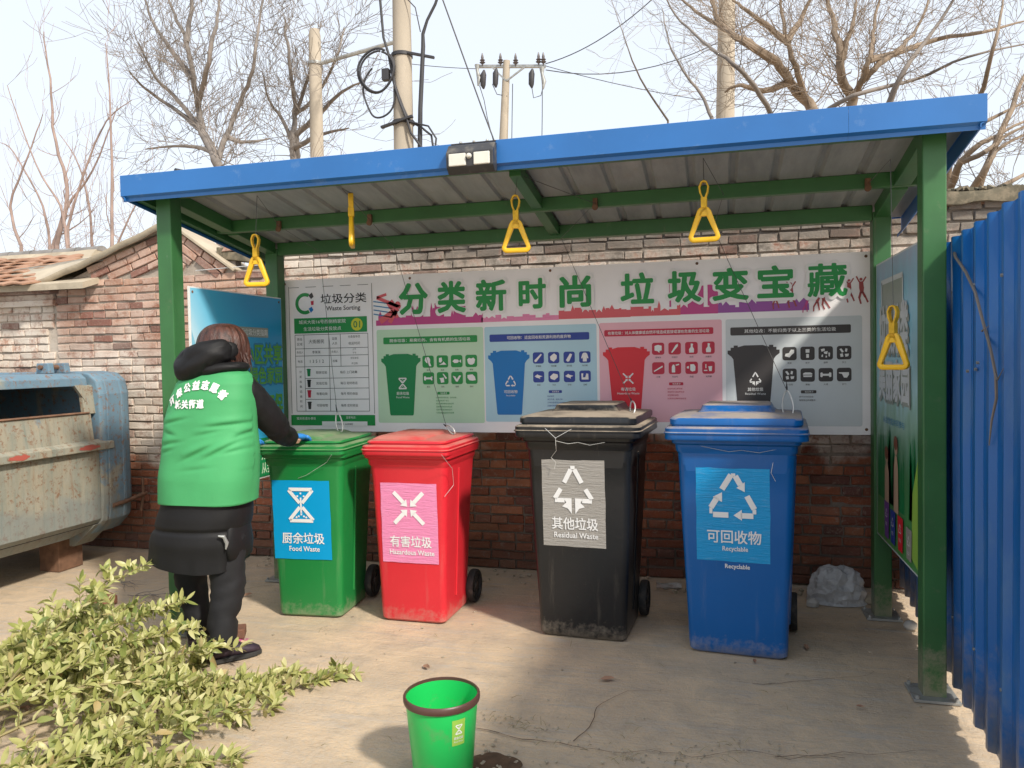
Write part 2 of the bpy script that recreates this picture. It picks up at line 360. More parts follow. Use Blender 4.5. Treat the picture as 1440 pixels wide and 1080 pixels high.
# printed inks
INK = {k: flat('print_'+k, c) for k, c in dict(
    vinyl=(.86, .84, .85), white=(.78, .78, .77), green=(.015, .27, .06), dgreen=(.01, .22, .07), pale_green=(.50, .70, .50), blue=(.0, .17, .50), navy=(.018, .05, .30),
    pale_blue=(.42, .64, .74), red=(.68, .02, .035), crimson=(.50, .015, .05), pale_pink=(.80, .44, .50), charcoal=(.05, .045, .045), pale_grey=(.60, .64, .66),
    black=(.02, .02, .02), magenta=(.52, .06, .24), purple=(.30, .08, .34), coral=(.66, .11, .13), figure=(.36, .07, .07), yellow=(.62, .62, .04), sky=(.02, .33, .56), skylight=(.22, .52, .68),
    deep=(.02, .20, .42), bright_green=(.10, .38, .05), cyan=(.0, .31, .62), pink=(.80, .25, .45), label_grey=(.33, .32, .30), brown=(.20, .07, .04), tan=(.55, .38, .26), smear=(.40, .10, .075), lime=(.30, .52, .08), stone=(.30, .34, .30), violet=(.16, .06, .30), label_blue=(.0, .30, .66)).items()}
def crinkled(name, col, amt=.7):
    m, nt, bs = nodes(name); v = texco(nt, 'obj')
    st = noi(nt, texco(nt, 'obj', (1.5, 1, 16)), 6, 6, .7, .6); f = noi(nt, v, 50, 5, .7)
    c = mix(nt, ramp(nt, st, [(.55, 0.0), (.72, .35)]), col, tuple(min(1, x*.6+.28) for x in col))
    c = mix(nt, ramp(nt, f, [(.55, 0.0), (.75, .3)]), c, tuple(x*.75 for x in col))
    nt.links.new(c, bs.inputs['Base Color']); bs.inputs['Roughness'].default_value = .4; bump(nt, bs, st, amt, .01); return m
INK['pink'] = crinkled('print_pink', (.80, .26, .46)); INK['label_grey'] = crinkled('print_grey', (.34, .32, .29)); INK['label_blue'] = crinkled('print_label_blue', (.0, .31, .66), .5)

# ------------------------------------------------------------------ lettering
_gl = {}
def glyphs(s, bold=0.0):
    k = (s, bold)
    if k not in _gl:
        c = bpy.data.curves.new('lettering', 'FONT'); c.body = s; c.size = 1; c.offset = bold; c.resolution_u = 2
        o = bpy.data.objects.new('lettering', c); me = o.to_mesh()
        vs = [(v.co.x, v.co.y) for v in me.vertices]; fs = [tuple(p.vertices) for p in me.polygons]
        o.to_mesh_clear(); bpy.data.objects.remove(o); bpy.data.curves.remove(c)
        x0 = min(v[0] for v in vs); x1 = max(v[0] for v in vs); y0 = min(v[1] for v in vs); y1 = max(v[1] for v in vs)
        _gl[k] = ([((x-x0)/(x1-x0), (y-y0)/(y1-y0)) for x, y in vs], fs, (x1-x0)/(y1-y0))
    return _gl[k]
def dil(g, h, bold):
    """thicken strokes by laying shifted copies of the glyph over each other"""
    if bold < .005: return [(x, z, 0) for x, z in g[0]], g[1]
    r_ = bold*h; n = 4 if bold < .03 else (8 if bold < .05 else 12); vs, fs = [], []
    for k in range(n):
        a = 2*PI*(k+.5)/n; b = len(vs); vs += [(x+r_*math.cos(a), z+r_*math.sin(a), k*.07) for x, z in g[0]]; fs += [tuple(b+i for i in f) for f in g[1]]
    return vs, fs
def T2(s, x0, x1, z0, z1, bold=0.0):
    vs, fs, a = glyphs(s); return dil(([(x0+(x1-x0)*u, z0+(z1-z0)*v) for u, v in vs], fs), z1-z0, bold)
def TC(s, cx, cz, h, bold=0.0, align='c', stretch=1):
    vs, fs, a = glyphs(s); w = h*a*stretch; x0 = cx-w/2 if align == 'c' else cx
    return dil(([(x0+w*u, cz-h/2+h*v) for u, v in vs], fs), h, bold)
class Print:
    """flat ink shapes on a plane: origin O, axes U (across) and V (up), normal NN; each shape is a thin layer"""
    def __init__(s, O, U, V, step=.0012): s.O = Vector(O); s.U = Vector(U); s.V = Vector(V); s.NN = s.U.cross(s.V).normalized(); s.step = step
    def P(s, x, z, k): return s.O+s.U*x+s.V*z+s.NN*k*s.step
    def text(s, mb, g, k): mb.add([s.P(x, z, k+e) for x, z, e in g[0]], g[1]); return mb
    def poly(s, mb, pts, k): mb.add([s.P(x, z, k) for x, z in pts], [tuple(range(len(pts)))]); return mb
    def rect(s, mb, x0, x1, z0, z1, k): return s.poly(mb, [(x0, z0), (x1, z0), (x1, z1), (x0, z1)], k)
    def rrect(s, mb, x0, x1, z0, z1, r, k, n=4):
        pts = []
        for cx, cz, a0 in ((x1-r, z0+r, -PI/2), (x1-r, z1-r, 0), (x0+r, z1-r, PI/2), (x0+r, z0+r, PI)):
            for i in range(n+1): a = a0+PI/2*i/n; pts.append((cx+r*math.cos(a), cz+r*math.sin(a)))
        return s.poly(mb, pts, k)
    def disc(s, mb, cx, cz, rx, k, rz=None, n=14): return s.poly(mb, [(cx+rx*math.cos(2*PI*i/n), cz+(rz or rx)*math.sin(2*PI*i/n)) for i in range(n)], k)
    def line(s, mb, a, b, w, k):
        dx, dz = b[0]-a[0], b[1]-a[1]; L = math.hypot(dx, dz) or 1; nx, nz = -dz/L*w/2, dx/L*w/2
        return s.poly(mb, [(a[0]+nx, a[1]+nz), (a[0]-nx, a[1]-nz), (b[0]-nx, b[1]-nz), (b[0]+nx, b[1]+nz)], k)
    def sheet(s, mb, x0, x1, z0, z1, t):
        vs = [s.O+s.U*x+s.V*z-s.NN*d for d in (0, t) for x, z in ((x0, z0), (x1, z0), (x1, z1), (x0, z1))]
        return mb.add(vs, [(0,1,2,3), (7,6,5,4), (0,4,5,1), (1,5,6,2), (2,6,7,3), (3,7,4,0)])
# ------------------------------------------------------------------ ground
def build_ground():
    mb = MB(); n = 60
    xs = [-400, -60, -15]+[-8+i*.25 for i in range(53)]+[12, 60, 400]; ys = [-400, -60, -8]+[0+i*.25 for i in range(33)]+[14, 60, 400]
    for y in ys:
        for x in xs:
            near = -8 <= x <= 5 and 0 <= y <= 8
            z = (noise.noise(Vector((x*.9, y*.9, 3)))*.012-.004) if near and not (-3.2 < x < 1.2 and 3.3 < y < 5) else 0
            if near and -3.2 < x < 1.2 and 3.3 < y < 5: z = 0
            mb.v.append((x, y, min(z, .004)))
    w = len(xs)
    for j in range(len(ys)-1):
        for i in range(w-1): mb.f.append((j*w+i, j*w+i+1, (j+1)*w+i+1, (j+1)*w+i)); mb.m.append(0)
    o = obj('ground', mb.mesh('ground', smooth=True), MT['ground']); o['kind'] = 'structure'
    # wet muddy spot by the bucket, a cracked seam with grit, scattered pebbles and straw
    def blob(name, cx, cy, rx, ry, z, m, seed):
        b = MB(); k = 40; b.add([(cx, cy, z)]+[(cx+rx*math.cos(2*PI*i/k)*(1+.35*noise.noise(Vector((math.cos(2*PI*i/k)*1.7, math.sin(2*PI*i/k)*1.7, seed)))), cy+ry*math.sin(2*PI*i/k)*(1+.35*noise.noise(Vector((math.cos(2*PI*i/k)*1.7, math.sin(2*PI*i/k)*1.7, seed+5)))), z) for i in range(k)], [(0, i+1, (i+1) % k+1) for i in range(k)])
        return obj(name, b, m)
    o = blob('wet_soil_patch', -.80, 2.655, .10, .085, .008, MT['soil'], 3); o['kind'] = 'structure'
    b = MB(); rr = random.Random(5)
    for i in range(520):
        t = rr.random()
        if i < 200: x = -1.25+1.5*t; y = 2.93+.10*math.sin(x*5)+.02*noise.noise(Vector((x*9, 0, 0)))+rr.gauss(0, .05); s = rr.uniform(.0015, .0045)
        elif i < 270: x = rr.gauss(-.75, .13); y = rr.gauss(2.62, .10); s = rr.uniform(.003, .008)
        elif i < 400: x = rr.uniform(-3.4, 1); y = rr.uniform(4.9, 5.22); s = rr.uniform(.004, .016)
        else: x = rr.uniform(-3.8, 1.2); y = rr.uniform(2.2, 5); s = rr.uniform(.002, .006)
        M = Matrix.Translation((x, y, s*.3+.004)) @ Matrix.Rotation(rr.uniform(0, 6), 4, 'Z') @ Matrix.Rotation(rr.uniform(-.5, .5), 4, 'X')
        b.box(-s, s, -s*.8, s*.7, -s*.5, s*.5, M)
    o = obj('gravel', b, MT['cement']); tag(o, 'fine grit and pebbles scattered over the dusty concrete', 'grit', kind='stuff')
    b = MB()
    for i in range(110):
        if i < 50: x = rr.uniform(-.95, .1); y = 2.93+.10*math.sin(x*5)+rr.gauss(0, .04)
        else: x = rr.uniform(-3.6, .8); y = rr.uniform(2.4, 3.9)
        a = rr.uniform(0, 6.3); L = rr.uniform(.015, .06)
        p = Vector((x, y, .007)); q = p+Vector((math.cos(a)*L, math.sin(a)*L, rr.uniform(0, .022)))
        b.tube([p, (p+q)/2+Vector((0, 0, .006)), q], [.0012, .0010, .0005], 3)
    o = obj('dry_grass', b, MT['twig']); tag(o, 'dry straw bits along the crack in the concrete', 'dry grass', kind='stuff')
    # brown dead leaves blown about
    b = MB()
    for i in range(34):
        x, y = (rr.uniform(-3.3, .9), rr.uniform(4.75, 5.2)) if i < 16 else (rr.uniform(-3.4, .8), rr.uniform(2.6, 4.6))
        a = rr.uniform(0, 6.3); L = rr.uniform(.018, .038); M = Matrix.Translation((x, y, .012)) @ Matrix.Rotation(a, 4, 'Z') @ Matrix.Rotation(rr.uniform(-.3, .3), 4, 'X')
        b.add([M @ Vector(p) for p in ((-L, 0, 0), (-L*.3, -L*.42, .004), (L*.5, -L*.3, .007), (L, 0, .004), (L*.5, L*.3, .008), (-L*.3, L*.42, .006), (0, 0, -.001))], [(0, 1, 6), (1, 2, 6), (2, 3, 6), (3, 4, 6), (4, 5, 6), (5, 0, 6)])
    o = obj('fallen_leaves', b, MT['tile']); tag(o, 'brown dead leaves scattered over the concrete', 'dead leaves', kind='stuff')
    # finer cracks wandering off over the slab
    for k, (x0, y0, a, n) in enumerate(((-.55, 2.9, 1.2, 16), (.2, 2.95, .5, 14), (-3.2, 4.3, .1, 18), (.15, 3.6, -.15, 14))):
        b = MB(); p = Vector((x0, y0, .0052)); pts = [p.copy()]
        for i in range(n): a += rr.gauss(0, .22)-(.25 if i % 5 == 2 else -.06); p = p+Vector((math.cos(a)*.045, math.sin(a)*.045, 0)); pts.append(p.copy())
        for i in range(n):
            d = (pts[i+1]-pts[i]).normalized(); s_ = Vector((-d.y, d.x, 0))*(.0016*(1-i/n)+.0005); s2 = Vector((-d.y, d.x, 0))*(.0016*(1-(i+1)/n)+.0005); b.add([pts[i]-s_, pts[i+1]-s2, pts[i+1]+s2, pts[i]+s_], [(0, 1, 2, 3)])
        o = obj('ground_crack', b, MT['soil']); o['kind'] = 'structure'
    # the crack itself
    b = MB(); pts = [(-1.3+i*.05) for i in range(36)]
    for i in range(35):
        x0, x1 = pts[i], pts[i+1]; f = lambda x: 2.93+.07*math.sin(x*3.1)+.05*noise.noise(Vector((x*6, 0, 0)))+.03*noise.noise(Vector((x*21, 3, 0))); w = .001+.003*abs(noise.noise(Vector((x0*6, 1, 2))))
        b.add([(x0, f(x0)-w, .0055), (x1, f(x1)-w, .0055), (x1, f(x1)+w, .0055), (x0, f(x0)+w, .0055)], [(0, 1, 2, 3)])
    o = obj('ground_crack', b, MT['soil']); o['kind'] = 'structure'
build_ground()

# ------------------------------------------------------------------ brick wall
def brick_meshes():
    out = {}
    for L, nm in ((.235, 's'), (.113, 'h'), (.175, 'm')):
        for v in range(4):
            rr = random.Random(L*100+v); b = MB(); h = .0265
            b.box(-L/2, L/2, -.03, .03, -h, h)
            b.v = [(x+rr.uniform(-.006, .006), y+rr.uniform(-.005, .005), z+rr.uniform(-.004, .004)) for x, y, z in b.v]
            me = b.mesh('brick', bevel=.004, seg=1); me.materials.append(MT['brick']); out[nm, v] = me
    return out
BRICKS = brick_meshes()
def build_wall():
    root = thing('brick_wall', 'long brick wall with peeling whitewash behind the shelter and the skip', 'brick wall', (-1, 5.3, 0))
    b = MB()
    b.box(-6.6, -5.34, 5.262, 5.5, 0, 2.02); b.box(-5.34, -3.3, 5.261, 5.5, 0, 2.235); b.box(-3.3, 2.8, 5.262, 5.5, 0, 2.395)
    b.prism([(-5.2, 2.235), (-3.62, 2.235), (-4.17, 2.60)], 5.263, 5.49)
    obj('mortar', b, MT['mortar'], root)
    L = []; rr = random.Random(11)
    def vis(x, z):
        if -1.42 < x < -.98 and z < 1.0: return 1
        if -.42 < x < -.2 and z < 1.06: return 1
        if .42 < x < .88 and z < 1.02: return 1.6
        if -5.3 < x < -3.95 and .3 < z: return 1 if (z > 1.35 or x > -4.9) else 4
        if -3.7 < x < -2.8 and z > 1.95: return 1.3
        if -2.75 < x < .9 and z > 2.08: return 1.2
        if -2.12 < x < -1.95 and z < .95: return 1.5
        if x > .9 and z > 2.0: return 1.4
        return 5
    row = 0; z = .032
    while z < 2.40:
        for xa, xb, zt in ((-6.6, -5.34, 2.0), (-5.34, -3.3, 2.235), (-3.3, 2.75, 2.395)):
            if z > zt: continue
            x = xa+(0 if row % 2 else .0)
            first = True
            while x < xb-.06:
                if row % 6 == 5: l = .113
                else: l = rr.choice([.235, .175, .175, .113, .235, .113])
                if first and row % 2: l = .113
                first = False
                if x+l > xb: l = .113
                if x+l > xb+.02: break
                nm = {.235: 's', .113: 'h', .175: 'm'}[l]
                out = 0 if rr.random() > .05 else rr.uniform(-.008, .006)
                L.append((vis(x+l/2, z)+rr.random()*.5, nm, Matrix.Translation((x+l/2, 5.277+rr.gauss(0, .0035)-out, z+noise.noise(Vector((x*.8, 0, row)))*.006)) @ Matrix.Rotation(rr.gauss(0, .010), 4, 'Y')))
                x += l+.011
        z += .0655; row += 1
    # gable courses laid along the two rakes
    for (ax, az), (bx, bz), sgn in (((-4.17, 2.575), (-5.15, 2.255), -1), ((-4.17, 2.575), (-3.64, 2.20), 1)):
        d = Vector((bx-ax, 0, bz-az)); Ln = d.length; d.normalize(); nn = Vector((d.z, 0, -d.x))*(1 if sgn > 0 else -1)
        if nn.z > 0: nn = -nn
        ang = -math.atan2(d.z, d.x)
        for c in range(5):
            t = .03+c*.035
            while t < Ln:
                l = rr.choice([.175, .113, .235]); p = Vector((ax, 0, az))+d*(t+l/2)+nn*(c*.062+.005)
                if p.z > 2.265 and (p.x < -4.175 if sgn < 0 else p.x > -4.165):
                    nm = {.235: 's', .113: 'h', .175: 'm'}[l]
                    L.append((1.15, nm, Matrix.Translation((p.x, 5.272+rr.gauss(0, .003), p.z)) @ Matrix.Rotation(ang, 4, 'Y')))
                t += l+.011
    L.sort(key=lambda a: a[0]); rest = MB()
    for i, (p, nm, M) in enumerate(L):
        me = BRICKS[nm, i % 4]
        if i < 300:
            o = bpy.data.objects.new('brick', me); C.objects.link(o); o.parent = root; o.matrix_parent_inverse = ROOTM[root.name].inverted(); o.matrix_basis = M
        else:
            rest.add([M @ v.co for v in me.vertices], [tuple(q.vertices) for q in me.polygons])
    o = obj('brick_courses', rest.mesh('brick_courses'), MT['brick'], root); o['kind'] = 'stuff'
    # rough coping over the right part, and the render smear under it
    def rough(x0, x1, y0, y1, z0, z1, amp, n, seed):
        m = MB(); rs = []
        for i in range(n+1):
            x = x0+(x1-x0)*i/n; r = []
            for (y, z) in ((y0, z0), (y0, (z0+z1)/2), (y0, z1), ((y0+y1)/2, z1), (y1, z1), (y1, z0)):
                d = Vector((x*7, y*7+seed, z*9)); r.append((x, y+noise.noise(d)*amp*.8, z+noise.noise(d+Vector((5, 3, 1)))*amp))
            rs.append(r)
        return m.rings(rs)
    obj('coping', rough(-3.3, 2.8, 5.20, 5.55, 2.40, 2.475, .03, 90, 2).mesh('coping', smooth=25), MT['coping'], root)
    obj('coping_bed', rough(-3.3, 2.8, 5.245, 5.5, 2.385, 2.405, .01, 60, 7), MT['rust'], root)
    # dry weeds and rubble on the wall head at the right
    m = MB()
    for i in range(160):
        x = rr.uniform(1.1, 2.7); s = rr.uniform(.006, .022)
        M = Matrix.Translation((x, rr.uniform(5.22, 5.4), 2.478+s*.3)) @ Matrix.Rotation(rr.uniform(0, 6), 4, 'Z') @ Matrix.Rotation(rr.uniform(-.6, .6), 4, 'X'); m.box(-s, s, -s, s, -s*.6, s*.6, M)
    obj('rubble', m, MT['coping'], root)
build_wall()

def build_house():
    r = thing('low_house', 'low whitewashed house with orange clay tile roof beyond the skip', 'house', (-6.8, 6, 0))
    b = MB(); b.box(-8.8, -5.36, 5.46, 7.6, 0, 2.2); b.box(-8.8, -6.62, 5.28, 5.46, 0, 2.2)
    obj('wall', b, MT['cement'], r)
    b = MB(); b.box(-8.8, -5.33, 5.20, 5.46, 2.02, 2.07); b.box(-8.8, -5.345, 5.225, 5.46, 2.07, 2.12); b.box(-8.8, -5.31, 5.16, 5.46, 2.12, 2.175)
    obj('eave_corbel', b.mesh('eave_corbel', bevel=.006), MT['brick'], r)
    # roof deck, tiles one by one, cement ridge with grey caps
    def pl(x, t, up=0): return (x, 5.08+1.52*t, 2.185+.49*t+up)
    b = MB(); b.add([pl(-8.8, 0), pl(-4.9, 0), pl(-4.9, 1), pl(-8.8, 1), pl(-8.8, 0, -.05), pl(-4.9, 0, -.05), pl(-4.9, 1, -.05), pl(-8.8, 1, -.05)], [(0,1,2,3), (7,6,5,4), (0,4,5,1), (1,5,6,2), (2,6,7,3), (3,7,4,0)])
    b.add([(-8.8, 6.6, 2.66), (-4.9, 6.6, 2.66), (-4.9, 8, 2.2), (-8.8, 8, 2.2)], [(0,1,2,3)])
    roof = obj('roof', b, MT['cement'], r)
    t = MB(); rs = []
    for i in range(5):
        x = -.095+.19*i/4; rs.append([(x, -.12, .012*math.sin(PI*i/4)), (x, .12, .012*math.sin(PI*i/4)), (x, .12, .012*math.sin(PI*i/4)-.012), (x, -.12, .012*math.sin(PI*i/4)-.012)])
    t.rings(rs); tm = t.mesh('tile'); tm.materials.append(MT['tile']); rr = random.Random(4)
    sl = math.atan2(.49, 1.52)
    for row in range(9):
        for i in range(18):
            x = -8.7+i*.2+(.1 if row % 2 else 0); tt = .02+row*.105
            p = pl(x, tt, .022+rr.uniform(-.006, .008))
            if x > -5.35-.6*tt*1.6: continue
            o = bpy.data.objects.new('tile', tm); C.objects.link(o); o.parent = roof
            o.matrix_basis = Matrix.Translation(p) @ Matrix.Rotation(sl-.09+rr.gauss(0, .04), 4, 'X') @ Matrix.Rotation(rr.gauss(0, .05), 4, 'Z')
    b = MB(); rs = []
    for i in range(30):
        x = -8.8+i*(2.75/29)*.98; w = noise.noise(Vector((x*3, 0, 0)))*.012
        rs.append([(x, 6.44, 2.615+w), (x, 6.52, 2.70+w), (x, 6.68, 2.70+w), (x, 6.78, 2.60)])
    b.rings(rs); obj('ridge', b.mesh('ridge', smooth=40), MT['cement'], roof, world=False)
    for i in range(9):
        x = -8.7+i*.29; b = MB(); b.rings([[(x+dx, 6.6+.075*math.cos(a), 2.69+.055*math.sin(a)+(.008 if dx else 0)) for a in [PI*k/6 for k in range(7)]] for dx in (0, .28)])
        obj('ridge_tile', b.mesh('ridge_tile', smooth=50), MT['ridge'], roof, world=False)
    # cement verge that runs up to the gable peak
    b = MB(); n = 22; top = []; bot = []
    for i in range(n+1):
        u = i/n; fx = -5.50+(-4.14+5.50)*u; fz = 2.205+(.445)*(u**1.12); wob = noise.noise(Vector((u*7, 2, 0)))*.012
        bx = -6.35+(-4.10+6.35)*u; by = 5.62+(6.55-5.62)*min(1, u*1.8) if u < .55 else 6.55-(6.55-5.45)*(u-.55)/.45; bz = 2.185+.49*(by-5.08)/1.52+.03+.05*u
        top.append([(fx, 5.17, fz-.035+wob), (fx, 5.165, fz+.012+wob), (fx*.6+bx*.4, 5.17*.6+by*.4, max(fz, 0)*.6+bz*.4+.02+wob), (bx, by, max(bz, fz+.015))])
    b.rings(top, closed=False, cap0=False, cap1=False)
    me = b.mesh('verge', smooth=50); me.materials.append(MT['cement']); o = obj('verge', me, MT['cement'], roof, world=False)
    md = o.modifiers.new('t', 'SOLIDIFY'); md.thickness = .03; md.offset = -1
    # thin cement capping down the right rake
    b = MB(); b.bar((-4.17, 5.36, 2.628), (-3.60, 5.36, 2.232), .30, .022); obj('rake_capping', b.mesh('rake_capping', bevel=.004), MT['cement'], r)
build_house()

def build_slab():
    r = thing('broken_slab', 'broken timber and slab propped on a stub above the wall left of the shelter', 'slab', (-3.5, 5.36, 2.2))
    b = MB(); b.prism([(-3.80, 2.43), (-3.80, 2.335), (-3.62, 2.315), (-3.20, 2.25), (-3.16, 2.30), (-3.5, 2.375), (-3.66, 2.385), (-3.74, 2.425)], 5.28, 5.44); obj('slab', b.mesh('slab', bevel=.006), MT['coping'], r)
    b = MB(); b.prism([(-3.75, 2.39), (-3.54, 2.40), (-3.52, 2.43), (-3.70, 2.455)], 5.27, 5.40); obj('loose_piece', b.mesh('loose_piece', bevel=.004), MT['brick'], r)
    b = MB(); b.box(-3.715, -3.645, 5.30, 5.38, 2.235, 2.32); b.box(-3.53, -3.35, 5.32, 5.42, 2.235, 2.30); obj('stub', b.mesh('stub', bevel=.006), MT['bark_grey'], r)
build_slab()

# ------------------------------------------------------------------ blue fence
def build_fence():
    r = thing('sheet_fence', 'blue corrugated metal fence at the right of the shelter', 'fence', (1.0, 3.3, 0))
    fx = lambda y: .982+.074*(y-3.3)
    prof = [(0, 0), (.030, .0), (.048, .024), (.078, .024), (.096, .0), (.115, .0), (.120, .004), (.150, .004), (.155, 0)]
    pitch = .19; per = 5; y = .55; k = 0
    while y < 5.2:
        b = MB(); cols = []
        for j in range(per):
            for (a, d) in prof:
                yy = y+j*pitch+a
                if yy > 5.24: break
                cols.append((yy, d))
        yy = min(y+per*pitch+.02, 5.24); cols.append((yy, 0))
        zb = .045+.012*noise.noise(Vector((k*1.7, 0, 0))); zt = 1.985+.012*noise.noise(Vector((k*1.3, 4, 0))); lap = .0016*(k % 2)
        zs = [zb, .3, .7, 1.1, 1.5, zt]
        grid = []
        for yy, d in cols:
            grid.append([(fx(yy)-d-lap+.004*noise.noise(Vector((yy*1.5, z*1.5, 0))), yy, z+(.006*noise.noise(Vector((yy*14, 9, 0))) if z == zb else 0)) for z in zs])
        b.rings(grid, closed=False, cap0=False, cap1=False)
        o = obj('sheet', b.mesh('sheet', smooth=28), MT['fence'], r)
        md = o.modifiers.new('t', 'SOLIDIFY'); md.thickness = .0012
        y += per*pitch; k += 1
    for z in (.35, 1.75):
        b = MB(); b.bar((fx(.6)+.035, .6, z), (fx(5.2)+.035, 5.2, z), .04); obj('rail', b, MT['galv'], r)
    for yy in (.8, 2.4, 4.0, 5.15):
        b = MB(); b.box(fx(yy)+.056, fx(yy)+.11, yy-.03, yy+.03, 0, 1.9); obj('post', b, MT['galv'], r)
    for yy, z in [(3.38, 1.42), (3.25, 1.43), (3.22, 1.455)]+[(.613+.19*k, z) for k in range(8, 24, 2) for z in (.35, 1.75)]:
        b = MB(); b.tube([(fx(yy)-.022, yy, z), (fx(yy)-.030, yy, z)], .0065, 6); obj('screw', b, MT['galv'], r)
build_fence()
def build_vine():
    b = MB(); rr = random.Random(3)
    pts = [(1.03, 3.83, 1.955), (1.0, 3.70, 1.935), (.965, 3.55, 1.895), (.955, 3.36, 1.80), (.945, 3.22, 1.72), (.935, 3.12, 1.60), (.93, 3.02, 1.50), (.925, 2.95, 1.42), (.93, 2.96, 1.33), (.935, 3.02, 1.25), (.935, 3.05, 1.17)]
    pts = [Vector(p)+Vector((rr.uniform(-.004, .004), 0, rr.uniform(-.008, .008))) for p in pts]
    b.tube(pts, [.0055, .0065, .006, .006, .0055, .0055, .005, .0055, .005, .004, .002], 5)
    b.tube([(.93, 3.1, 1.57), (.915, 3.06, 1.57), (.92, 3.0, 1.585)], [.004, .003, .001], 4); b.tube([(.925, 2.95, 1.42), (.915, 2.90, 1.40), (.92, 2.86, 1.44)], [.004, .003, .001], 4)
    tag(obj('dry_vine', b.mesh('dry_vine', smooth=60), MT['bark_grey']), 'dry grey vine stem hanging down the blue fence', 'vine')
build_vine()

# ------------------------------------------------------------------ shelter
YP, PW, YB = 3.596, .093, 4.645
XL, XR = -2.87, .946
def roofz(y): return 2.512-.152*(y-3.46)
def build_shelter():
    r = thing('bin_shelter', 'green steel shelter with a blue edged metal roof over the bins', 'shelter', (-1, 4.1, 0))
    for (x, y, zt) in ((XL-PW, YP, roofz(YP)-.055), (XR-PW, YP, roofz(YP)-.055), (XL-PW, YB, roofz(YB)-.05), (XR-PW, YB, roofz(YB)-.05)):
        b = MB(); b.box(x, x+PW, y, y+PW, .012, zt); p = obj('post', b.mesh('post', bevel=.006), MT['green_steel'], r)
        b = MB(); b.box(x-.045, x+PW+.045, y-.045, y+PW+.045, .004, .016)
        for sx in (-.03, PW+.03):
            for sy in (-.03, PW+.03): b.lathe([(.0, .030), (.008, .030), (.010, .016)], 6, (x+sx, y+sy, 0))
        obj('base_plate', b.mesh('base_plate', bevel=.0015), MT['galv'], p, world=False)
    # beams under the sheet: front, middle, back, then the sloped ones
    def cross(y, x0, x1, h, w=.055, drop=.0):
        b = MB(); b.box(x0, x1, y, y+w, roofz(y)-h-drop, roofz(y)-.012-drop); return b
    obj('beam', cross(YP+.005, XL, XR-PW, .065, .08).mesh('beam', bevel=.004), MT['green_steel'], r)
    obj('purlin', cross(4.17, -2.995, 1.0, .085, .05).mesh('purlin', bevel=.004), MT['green_steel'], r)
    obj('beam', cross(YB+.006, XL+.0, XR-PW, .095, .08).mesh('beam', bevel=.004), MT['green_steel'], r)
    for x, w, h in ((XL-PW+.008, .077, .085), (XR-PW+.008, .077, .085), (-.975, .06, .075)):
        b = MB(); ya, yb = YP+PW, YB
        if x > -1 and x < 0: ya, yb = YP+.09, 4.165
        for (y0, y1) in (((ya, 4.165), (4.225, yb)) if x < -2 or x > .5 else ((ya, 4.165), (4.225, YB))):
            b.add([(x, y0, roofz(y0)-h), (x+w, y0, roofz(y0)-h), (x+w, y0, roofz(y0)-.012), (x, y0, roofz(y0)-.012), (x, y1, roofz(y1)-h), (x+w, y1, roofz(y1)-h), (x+w, y1, roofz(y1)-.012), (x, y1, roofz(y1)-.012)], [(0,1,2,3), (7,6,5,4), (0,4,5,1), (1,5,6,2), (2,6,7,3), (3,7,4,0)])
        obj('rafter', b.mesh('rafter', bevel=.003), MT['green_steel'], r)
    b = MB(); x, w, h = -3.046, .042, .100
    b.add([(x, 3.52, roofz(3.52)-h), (x+w, 3.52, roofz(3.52)-h), (x+w, 3.52, roofz(3.52)-.012), (x, 3.52, roofz(3.52)-.012), (x, 4.9, roofz(4.9)-h), (x+w, 4.9, roofz(4.9)-h), (x+w, 4.9, roofz(4.9)-.012), (x, 4.9, roofz(4.9)-.012)], [(0,1,2,3), (7,6,5,4), (0,4,5,1), (1,5,6,2), (2,6,7,3), (3,7,4,0)]); obj('edge_angle', b.mesh('edge_angle', bevel=.003), MT['green_steel'], r)
    # corrugated roof sheets (grey below, blue above), five laps
    X0, X1 = -3.055, 1.040; nsheet = 5; wdt = (X1-X0)/nsheet
    prof = [(0, 0), (.055, 0), (.068, .016), (.090, .016), (.103, 0)]; pit = wdt/4
    for k in range(nsheet):
        b = MB(); cols = []
        for j in range(4):
            for a, d in prof: cols.append((X0+k*wdt+j*pit+a, d))
        cols.append((X0+(k+1)*wdt+.01, 0)); ys = [3.49, 3.9, 4.3, 4.9]
        b.rings([[(x, y, roofz(y)+d-.010+.0012*(k % 2)) for y in ys] for x, d in cols], closed=False, cap0=False, cap1=False)
        n0 = len(b.f); b.mat(1); b.rings([[(x, y, roofz(y)+d-.0065+.0012*(k % 2)) for y in ys] for x, d in cols], closed=False, cap0=False, cap1=False)
        obj('roof_sheet', b, [MT['roof_under'], MT['blue_trim']], r)
    # trims: front fascia in three lengths, sides, back
    FX0, FX1 = -3.075, 1.057
    seams = [FX0, -.985, .545, FX1]; lean = .0
    for i in range(3):
        a, c = seams[i]+(.0006 if i else 0), seams[i+1]-(.0006 if i < 2 else 0); yo = 3.466-(.0012 if i == 1 else 0)
        pf = [(yo, 2.414), (yo, 2.522), (yo+.002, 2.5235), (yo+.05, 2.5235), (yo+.05, 2.5215), (yo+.004, 2.520), (yo+.003, 2.416), (yo+.022, 2.405), (yo+.023, 2.386), (yo+.020, 2.386), (yo+.019, 2.403)]
        b = MB(); b.rings([[(x, y, z) for y, z in pf] for x in (a, c)]); obj('fascia', b, MT['blue_trim'], r)
